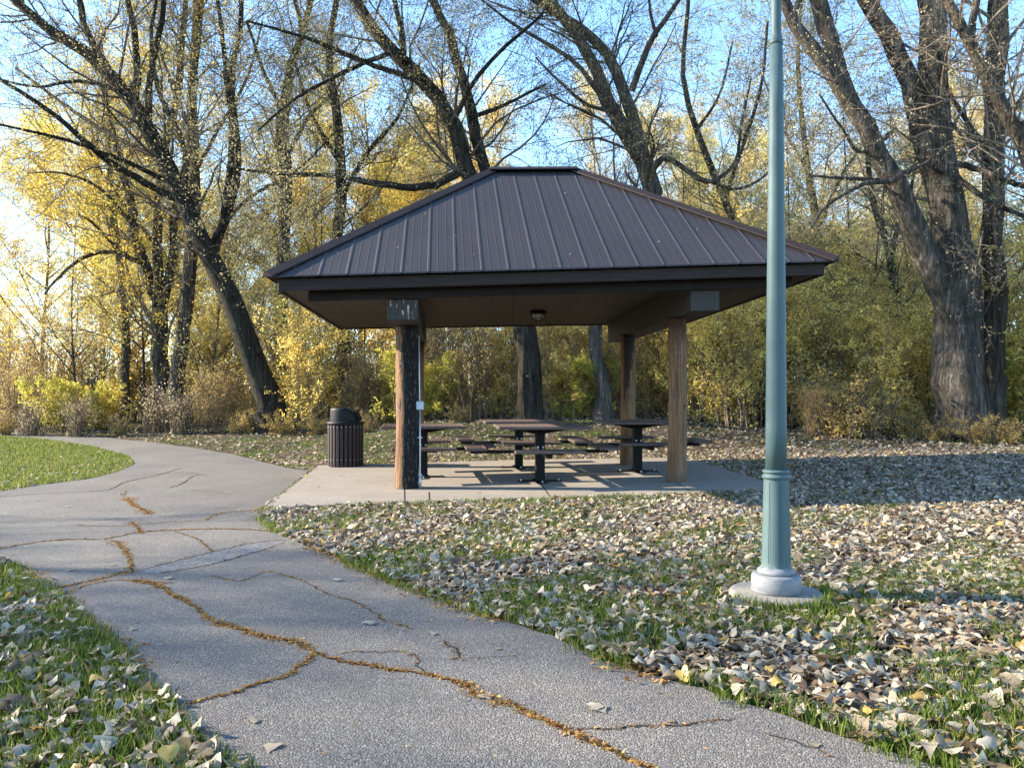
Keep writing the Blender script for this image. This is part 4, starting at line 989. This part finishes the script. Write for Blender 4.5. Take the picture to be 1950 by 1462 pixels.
SHRUBS = [  # px, depth, type, scale, label
    (40, 30, 'B', .95, 'tall russet twiggy shrub at the left edge of the thicket'), (110, 24, 'L', 1.0, 'bright yellow-green shrub left of the ivy trunk'), (175, 25, 'L', .95, 'second bright yellow-green shrub nearer the ivy trunk'), (30, 25, 'R', .75, 'low reddish shrub at the left edge by the far path'),
    (95, 29, 'B', .9, 'tall russet shrub behind the bright yellow-green one'), (165, 30, 'B', 1.05, 'tallest russet shrub below the arching yellow branch'), (240, 29, 'Y', 1.0, 'gold shrub at the foot of the ivy trunk'), (60, 22.5, 'T', .8, 'clump of dry brown stalks at the left by the path'),
    (150, 22, 'T', .95, 'dark dry stalks in front of the yellow-green shrubs'), (300, 23, 'T', 1.15, 'brown dry stalks around the foot of the forked yellow tree'), (230, 22, 'D', 0.58, 'low dark shrub below the ivy trunk'), (350, 22.5, 'T', 1.0, 'dry stalks right of the forked yellow tree'),
    (410, 23, 'R', .7, 'twiggy reddish shrub left of the leaning trunk foot'), (395, 26, 'O', .85, 'olive shrub between slim trunk and leaning trunk'), (440, 27, 'Y', .95, 'gold shrub behind the leaning trunk'), (460, 22, 'D', 0.65, 'low dark shrub touching the leaning trunk foot'),
    (280, 30, 'L', 1.2, 'yellow-green shrub behind the forked yellow tree'), (345, 29, 'B', .85, 'russet shrub behind the slim grey trunk'), (500, 29, 'B', .95, 'tall russet shrub behind the leaning trunk foot'), (565, 25, 'Y', 1.05, 'gold shrub left above the trash can'),
    (590, 22.5, 'O', .8, 'olive shrub just left behind the trash can'), (640, 25, 'Y', 1.15, 'tall gold shrub directly above the trash can'), (690, 22.5, 'R', .95, 'russet twiggy shrub right behind the trash can'), (600, 21.5, 'D', 0.54, 'low dark shrub left of the trash can lid'), (720, 24, 'L', 1.2, 'yellow-green shrub left of the tarred post'),
    (700, 20.5, 'D', 0.50, 'low dark shrub between trash can and tarred post'), (800, 21.5, 'L', 1.15, 'yellow-green shrub right of the tarred post'), (850, 23, 'B', .95, 'russet shrub seen over the left table'), (830, 27, 'Y', 1.15, 'gold shrub far behind the tarred post'),
    (900, 21.5, 'R', 1.0, 'twiggy russet shrub between tarred post and trunk foot'), (940, 24, 'B', .9, 'tall russet shrub left of the trunk under the roof'), (960, 22, 'Y', .75, 'gold shrub against the trunk under the roof'), (870, 20.2, 'D', 0.47, 'low dark shrub behind the far middle table'),
    (1060, 21.5, 'Y', 1.0, 'gold shrub between the two trunks under the roof'), (1090, 24.5, 'O', 1.0, 'olive shrub behind the pale split trunk'), (1120, 21, 'L', .9, 'yellow-green shrub at the pale split trunk foot'), (1030, 26, 'L', 1.5, 'large yellow-green shrub far under the roof'),
    (1230, 22, 'O', .95, 'olive shrub between the two right posts'), (1240, 25, 'Y', 1.2, 'gold shrub far behind the right posts'), (1170, 26, 'Y', 1.2, 'gold shrub behind the stained post'), (1180, 21.3, 'R', .8, 'twiggy shrub at the stained post'),
    (1330, 20.5, 'O', .9, 'olive shrub just right of the bare log post'), (1350, 23, 'O', 1.15, 'taller olive shrub behind the one right of the bare post'), (1400, 19.5, 'O', .8, 'olive shrub left of the lamp post at the leaf litter'), (1420, 22.5, 'O', 1.1, 'tall olive shrub left behind the lamp post'), (1320, 26, 'Y', 1.3, 'gold shrub under the right eave'),
    (1440, 26, 'O', 1.4, 'very tall olive shrub below the right eave'), (1500, 20.5, 'O', .95, 'olive shrub hidden partly by the lamp post'), (1530, 23.5, 'O', 1.25, 'tall olive shrub right behind the lamp post'), (1575, 19.5, 'O', .85, 'olive shrub right of the lamp post'), (1600, 22.5, 'L', 1.7, 'tall yellow-green shrub right of the lamp post'),
    (1555, 17.6, 'R', .42, 'orange-brown bush at the wood edge right of the lamp post'), (1625, 17.3, 'D', 1.55, 'dark arched bush at the wood edge, a gap of light below'), (1650, 20, 'O', .8, 'olive shrub above the dark arched bush'), (1680, 18.5, 'O', .6, 'small olive shrub right of the dark arched bush'), (1640, 25, 'O', 1.3, 'tall olive shrub far right of the lamp post'),
    (1700, 23, 'Y', 1.25, 'gold shrub behind the thin crooked trunk'), (1740, 19.5, 'O', .75, 'olive shrub left of the furrowed trunk foot'), (1760, 25, 'L', 1.8, 'yellow-green shrub left of the furrowed trunk'), (1720, 16.8, 'D', 0.65, 'low dark shrub at the left foot of the furrowed trunk'), (1790, 16.2, 'D', 0.54, 'low dark green shrub in front of the furrowed trunk'),
    (1860, 21, 'L', 1.6, 'yellow-green shrub showing between the two big right trunks'), (1860, 15.8, 'D', 0.50, 'low green shrub in front of the straight dark trunk'), (1930, 18.5, 'L', 1.1, 'yellow-green shrub at the right edge'), (1920, 15.6, 'D', 0.58, 'low dark shrub at the right edge'), (1950, 22, 'O', 1.2, 'tall olive shrub at the right edge'), (2010, 17.5, 'O', 1.0, 'olive shrub cut by the right edge'),
    (1290, 28, 'O', 1.3, 'olive shrub far back between the right posts'), (760, 28, 'O', 1.2, 'olive shrub far back left of the tarred post'), (-40, 27, 'B', 1.0, 'russet shrub cut by the left edge'), (10, 22.8, 'D', 0.58, 'low dark shrub at the left edge by the far path'), (530, 21.5, 'D', 0.61, 'low dark shrub right of the leaning trunk foot'), (1665, 16.9, 'T', .5, 'dry brown stalks below the dark arched bush')]
used = set()
for i, (px, d, b, sc, lb) in enumerate(SHRUBS):
    x = (px - CX) / F * d; loc = (x, d, float(G(x, d))); rz = (i * 2.1) % 6.283; s3 = (sc * rng.uniform(.9, 1.15), sc * rng.uniform(.9, 1.1), sc * rng.uniform(.92, 1.08))
    if b not in used:
        used.add(b); o = SH[b]; o.location = loc; o.rotation_euler = (0, 0, rz); o.scale = s3; o['label'] = lb
    else: dup(SH[b], loc, rz, lb, scale=s3)

# the wood beyond, read as one mass
n = 75000; x = rng.uniform(-75, 75, n); y = rng.uniform(46, 70, n)
top = 5.5 + 2.2 * np.sin(x * .23 + 1) + 1.5 * np.sin(x * .61) + 1.0 * np.sin(x * 1.7 + y * .4)
z = top * rng.uniform(0, 1, n) ** .8
C = np.stack([x, y, G(x, y) + z], 1); mb = MB(); leaves_at(mb, C, .30, .2, clumpnoise(C, .5)); tag(mb.build('distant_woods', M['lf_gold'], tint=True), kind='stuff')

# ------------------------------------------------------------------ grass, fallen leaves, crack litter
_ph = rng.uniform(0, 6.28, 24); _an = rng.uniform(0, 6.28, 24)
def field(x, y, k):
    v = 0
    for i in range(8):
        f = k * (1 + .45 * i); v = v + np.sin((x * math.cos(_an[i]) + y * math.sin(_an[i])) * f + _ph[i] + 1.5 * np.sin((x * math.sin(_an[i + 8]) + y * math.cos(_an[i + 8])) * f * .6 + _ph[i + 8])) / (1 + .35 * i)
    return v / 2.6
def scatter(n, x0, x1, y0, y1):
    p = np.stack([rng.uniform(x0, x1, n), rng.uniform(y0, y1, n)], 1)
    p = p[(np.abs(p[:, 0]) < p[:, 1] * .70 + .35)]
    return p[~inside(p, PATHP) & ~inside(p, SLABP) & (np.hypot(p[:, 0] - lp[0], p[:, 1] - lp[1]) > .255)]
ISL = np.array([gp(*p)[:2] for p in ISL_N + ISL_F])
LEFTC = lambda p: (p[:, 0] < .2 - .55 * (p[:, 1] - 1.5)) & (p[:, 1] < 6)
def blades(mb, p, h, w, tint0=0.0, lean=.5):
    n = len(p)
    z = G(p[:, 0], p[:, 1]); a = rng.uniform(0, 6.28, n); hh = h * rng.uniform(.5, 1.3, n); ln = hh * lean * rng.uniform(.2, 1.4, n)
    wv = np.stack([np.cos(a), np.sin(a), np.zeros(n)], 1) * (w * rng.uniform(.7, 1.3, n))[:, None]
    d = rng.uniform(0, 6.28, n); dv = np.stack([np.cos(d) * ln, np.sin(d) * ln, np.zeros(n)], 1)
    b = np.c_[p, z]; up = np.array([0, 0, 1.0])
    V = np.stack([b - wv, b + wv, b + wv * .8 + dv * .35 + up * (hh * .6)[:, None], b - wv * .8 + dv * .35 + up * (hh * .6)[:, None], b + dv + up * (hh * .95)[:, None]], 1)
    i = np.arange(n)[:, None] * 5
    t = np.clip(tint0 + rng.beta(2, 2.6, n) * .9 + (rng.uniform(size=n) < .13) * .6, 0, 1)
    mb.add(V.reshape(-1, 3), [i + np.array([[0, 1, 2, 3]]), i + np.array([[3, 2, 4]])], np.repeat(t, 5))
mb = MB()
for (n, x0, x1, y0, y1, h, w, thr) in ((190000, -4, 5, 1.6, 5.2, .062, .0026, -.12), (110000, -5, 8, 5.2, 9.5, .06, .0034, .0), (42000, -9, 11, 9.5, 14, .055, .0045, .12), (30000, -16, 16, 14, 20, .06, .007, .2)):
    p = scatter(n, x0, x1, y0, y1)
    isl = inside(p, ISL); lc_ = LEFTC(p); f = field(p[:, 0], p[:, 1], 3.0)
    right = sstep(1.5, 4.5, p[:, 0]) * sstep(4.0, 7.5, p[:, 1])
    keep = isl | (lc_ & (f > -.75)) | (f > thr - .1 + right * .65 + (p[:, 1] > 12) * .1)
    blades(mb, p[keep & ~isl], h, w)
p = scatter(260000, -22, -3.5, 6.5, 24); p = p[inside(p, ISL)]; blades(mb, p, .05, .005, .18)
# tufts along the edge of the path and round the lamp footing
e = np.concatenate([np.array([gp(*q)[:2] for q in PATH_R]), np.array([gp(*q)[:2] for q in PATH_L])[::-1]])
for a, b in zip(e[:-1], e[1:]):
    L = np.linalg.norm(b - a)
    if L > 3: continue
    n = int(L * 420); t = rng.uniform(0, 1, n)[:, None]; q = a + (b - a) * t + rng.normal(size=(n, 2)) * .035
    q = q[field(q[:, 0], q[:, 1], 2.2) > -.1]; blades(mb, q, .055, .0026)
a = rng.uniform(-2.9, .6, 500); q = np.stack([lp[0] + np.cos(a) * rng.uniform(.262, .31, 500), lp[1] + np.sin(a) * rng.uniform(.262, .31, 500)], 1); blades(mb, q, .085, .003, lean=.3)
fe = np.array([gp(*q)[:2] for q in SLAB_PX[-4:] + [SLAB_PX[0]]])
for a, b in zip(fe[:-1], fe[1:]):
    n = int(np.linalg.norm(b - a) * 260); t = rng.uniform(0, 1, n)[:, None]; q = a + (b - a) * t + rng.normal(size=(n, 2)) * .04 + np.array([0, -.03]); q = q[field(q[:, 0], q[:, 1], 2.2) > -.3]; blades(mb, q, .065, .0035)
tag(mb.build('grass', M['grass'], tint=True), kind='stuff')

OUT = np.array([[0, 0], [.27, -.05], [.47, .13], [.34, .46], [.12, .80], [0, 1.12], [-.12, .80], [-.34, .46], [-.47, .13], [-.27, -.05], [0, .30], [0, .62]])
OUTF3 = np.array([[0, 1, 10], [1, 2, 10], [3, 4, 11], [4, 5, 11], [5, 6, 11], [6, 7, 11], [8, 9, 10], [9, 0, 10]]); OUTF4 = np.array([[2, 3, 11, 10], [7, 8, 10, 11]])
def dryleaves(mb, p, size, lift, tilt=.45, simple=False, z=None, curl=1.0):
    n = len(p)
    if n == 0: return
    T = OUT if not simple else np.array([[0, 0], [.42, .3], [.3, .65], [0, 1.0], [-.3, .65], [-.42, .3]])
    m_ = len(T); s = size * np.clip(rng.lognormal(-.1, .32, n), .38, 1.35)
    x = T[:, 0][None] * rng.uniform(.75, 1.15, (n, 1)); y = T[:, 1][None] - .5 + np.zeros((n, 1))
    k1 = rng.normal(size=(n, 1)) * .6 * curl + .25; k2 = rng.normal(size=(n, 1)) * .45 * curl; k3 = rng.normal(size=(n, 1)) * .5 * curl
    h = k1 * np.abs(x) ** 1.4 * .8 + k2 * y ** 2 + k3 * x * y + rng.normal(size=(n, m_)) * .07 * curl
    h -= h.mean(1, keepdims=True)
    V = np.stack([x, y, h], 2) * s[:, None, None]
    def rotm(ax, an):
        c, q = np.cos(an), np.sin(an); o = np.zeros(n); l = np.ones(n)
        if ax == 0: Mx = [[l, o, o], [o, c, -q], [o, q, c]]
        elif ax == 1: Mx = [[c, o, q], [o, l, o], [-q, o, c]]
        else: Mx = [[c, -q, o], [q, c, o], [o, o, l]]
        return np.stack([np.stack(r, 1) for r in Mx], 1)
    Rm = rotm(2, rng.uniform(0, 6.28, n)) @ rotm(0, rng.normal(size=n) * tilt) @ rotm(1, rng.normal(size=n) * tilt + PI * (rng.uniform(size=n) < .5))
    V = np.einsum('nij,nmj->nmi', Rm, V)
    zz = (G(p[:, 0], p[:, 1]) if z is None else z) + lift * rng.uniform(.1, 1, n)
    low = V[:, :, 2].min(1); zz = np.maximum(zz - low * .35, zz)
    V[:, :, 0] += p[:, :1]; V[:, :, 1] += p[:, 1:2]; V[:, :, 2] += zz[:, None]
    i = np.arange(n)[:, None, None] * m_; t = np.repeat(rng.uniform(0, 1, n), m_)
    if simple: F_ = [(i + np.array([[0, 1, 2, 3], [0, 3, 4, 5]])[None]).reshape(-1, 4)]
    else: F_ = [(i + OUTF3[None]).reshape(-1, 3), (i + OUTF4[None]).reshape(-1, 4)]
    mb.add(V.reshape(-1, 3), F_, t)
mb = MB()
for (n, x0, x1, y0, y1, sz, simp) in ((52000, -4, 5, 1.5, 5.2, .055, False), (80000, -5, 8.5, 5.2, 9.6, .056, False), (80000, -12, 12, 9.6, 15, .06, True), (46000, -22, 20, 15, 27, .075, True)):
    p = scatter(n, x0, x1, y0, y1); f = field(p[:, 0], p[:, 1], 3.0); isl = inside(p, ISL); lc_ = LEFTC(p)
    right = sstep(.8, 3.2, p[:, 0]) * sstep(2.2, 6.5, p[:, 1])
    prob = np.clip(.58 - f * .42 + right * .45, .15, 1); prob[isl] = .10; prob = np.where(lc_, np.clip(.36 - f * .42, .05, .7), prob)
    prob = np.where((p[:, 0] < -2.5) & (p[:, 1] > 9), prob * .7, prob)
    p = p[rng.uniform(size=len(p)) < prob]
    dryleaves(mb, p, sz, .042 if y0 < 9 else .03, .32, simp)
tag(mb.build('fallen_leaves', M['litter'], smooth=True, tint=True), kind='stuff')

mb = MB()
def flecks(c, size, aspect=.3, z=.012, simple=True):
    n = len(c); a = rng.uniform(0, 6.28, n); s = size * rng.uniform(.5, 1.5, n); u = np.stack([np.cos(a), np.sin(a), rng.normal(size=n) * .35], 1) * s[:, None]; w = np.stack([-np.sin(a), np.cos(a), rng.normal(size=n) * .5], 1) * (s * aspect)[:, None]
    b = np.c_[c, G(c[:, 0], c[:, 1]) + z * rng.uniform(.55, 1.6, n)]
    mb.add(np.stack([b - u, b + w, b + u, b - w], 1).reshape(-1, 3), [np.arange(4 * n).reshape(n, 4)], np.repeat(np.clip(rng.normal(size=n) * .25 + .5, 0, 1), 4))
for Q, c in zip(crk, CRACKS):
    L = np.linalg.norm(np.diff(Q, axis=0), axis=1).sum(); n = int(L * c[3] * .8)
    t = rng.uniform(0, len(Q) - 1.001, n); i = t.astype(int); q = Q[i] + (Q[i + 1] - Q[i]) * (t - i)[:, None]
    wob = .25 + .95 * np.clip(.5 + .6 * np.sin(t * .12 + 1) + .5 * np.sin(t * .31), 0, 1.4)
    q = q + rng.normal(size=(n, 2)) * (c[2] * .36 * wob)[:, None]
    flecks(q, .010, z=.008)
for a, b in zip(e[:-1], e[1:]):
    L = np.linalg.norm(b - a)
    if L > 3: continue
    n = int(L * 420); t = rng.uniform(0, 1, n)[:, None]; q = a + (b - a) * t + rng.normal(size=(n, 2)) * .05; q = q[field(q[:, 0], q[:, 1], 1.1) > -.05]; flecks(q, .014)
p = np.stack([rng.uniform(-6, 3, 2600), rng.uniform(2, 13, 2600)], 1); p = p[inside(p, PATHP)]; flecks(p[:900], .008)
tag(mb.build('crack_litter', M['debris'], tint=True), kind='stuff')

# single dry leaves lying on the asphalt, the slab and the roof
LG = {'path': ('dry pale leaf lying alone on the cracked asphalt path', 'single leaves on the path'), 'slab': ('curled dry leaf on the concrete slab of the shelter', 'single leaves on the slab'), 'roof': ('tiny pale leaf scrap stuck on the brown metal roof', 'leaf scraps on the roof')}
protos = []
for k in range(5):
    mb = MB(); st = rng.bit_generator.state; dryleaves(mb, np.zeros((1, 2)), .066, 0, .05, False, z=np.zeros(1), curl=.38)
    mb.att = [np.full(12, (.6, .42, .75, .3, .68)[k])]; mb.V[0][:, 2] -= mb.V[0][:, 2].min(); protos.append(mb)
meshes = {}
def oneleaf(k, loc, rz, kind, sc=1.0):
    if k not in meshes: o = protos[k].build('dry_leaf', M['litter'], smooth=True, tint=True); meshes[k] = o.data
    else: o = bpy.data.objects.new('dry_leaf', meshes[k]); COL.objects.link(o)
    o.location = loc; o.rotation_euler = (0, 0, rz) if kind != 'roof' else (.7, 0, rz); o.scale = (sc,) * 3
    tag(o, LG[kind][0], 'leaf', LG[kind][1])
for i, (px, py) in enumerate([(252, 1200), (260, 1187), (320, 1103), (92, 1090), (130, 1088), (823, 1208), (950, 1238), (1130, 1350), (1280, 1378), (516, 1428), (480, 1375), (262, 1034), (128, 966), (40, 985), (120, 984), (430, 938), (1555, 1422), (640, 1107), (863, 1256), (1145, 1355), (265, 1280), (345, 1350), (700, 1190), (455, 1316), (925, 1330), (212, 1078)]):
    p = gp(px, py); oneleaf(i % 5, (p[0], p[1], p[2] + .007), i * 1.3, 'path', .8 + .4 * ((i * 7) % 5) / 5)
for i, (px, py) in enumerate([(648, 907), (686, 916), (602, 911), (605, 927), (582, 918), (910, 938), (1215, 920), (1275, 925), (840, 905), (1340, 905), (1090, 903), (735, 925), (1000, 930), (1400, 912)]):
    p = gs(px, py); oneleaf((i + 2) % 5, (p[0], p[1], p[2] + .002), i * 2.1, 'slab', .9)
fn_ = lambda a, b: RF(np.array([[a, b, HD + (HR - HD) * (b + ED) / ED]]))[0]
for i, (a, b) in enumerate([(-1.6, -1.35), (-.85, -1.1), (.35, -.8), (-.45, -1.4), (-2.0, -1.7), (.9, -1.2), (1.9, -1.9), (-1.2, -1.95), (.2, -1.7), (-.1, -.55), (-2.6, -2.3), (-1.0, -2.4), (1.3, -2.2), (2.4, -2.3), (.7, -1.9), (-1.9, -2.2), (.15, -2.45), (1.7, -1.5)]):
    p = fn_(a, b); oneleaf((i * 2) % 5, (p[0], p[1], p[2] + .006), i * 1.9, 'roof', .45)

# ------------------------------------------------------------------ light, camera
AZ, EL = math.radians(-81), math.radians(24.5)     # sun: left of the view, slightly behind the shelter
sd = Vector((math.sin(AZ) * math.cos(EL), math.cos(AZ) * math.cos(EL), math.sin(EL)))
sun = bpy.data.lights.new('sun', 'SUN'); sun.energy = 4.3; sun.angle = math.radians(.55); sun.color = (1, .875, .69)
so = bpy.data.objects.new('sun', sun); COL.objects.link(so); so.rotation_euler = sd.to_track_quat('Z', 'Y').to_euler()
w = bpy.data.worlds.new('World'); S.world = w; w.use_nodes = True; nt = w.node_tree
bg = nt.nodes['Background']; sky = nt.nodes.new('ShaderNodeTexSky'); sky.sky_type = 'NISHITA'; sky.sun_disc = False
sky.sun_elevation = EL; sky.sun_rotation = AZ; sky.air_density = 1.0; sky.dust_density = .15; sky.ozone_density = 3.5
mx_ = nt.nodes.new('ShaderNodeMix'); mx_.data_type = 'RGBA'; mx_.blend_type = 'MULTIPLY'; mx_.inputs['Factor'].default_value = 1; mx_.inputs[7].default_value = (.87, .92, .93, 1)
nt.links.new(sky.outputs[0], mx_.inputs[6]); nt.links.new(mx_.outputs[2], bg.inputs[0]); bg.inputs[1].default_value = .145
cam = bpy.data.cameras.new('camera'); cam.sensor_width = 36; cam.lens = F / 1950 * 36; cam.shift_y = (HY - 731) / 1950; cam.clip_end = 3000; cam.clip_start = .05
co = bpy.data.objects.new('camera', cam); COL.objects.link(co); co.location = (0, 0, CAMZ); co.rotation_euler = (PI / 2, 0, 0); S.camera = co
S.view_settings.view_transform = 'Standard'; S.view_settings.look = 'None'; S.view_settings.exposure = 2.2; S.view_settings.gamma = 1
S.render.engine = 'CYCLES'; S.cycles.use_denoising = True; S.cycles.max_bounces = 12; S.cycles.diffuse_bounces = 8; S.cycles.transmission_bounces = 8
S.cycles.use_adaptive_sampling = True; S.cycles.adaptive_threshold = .02
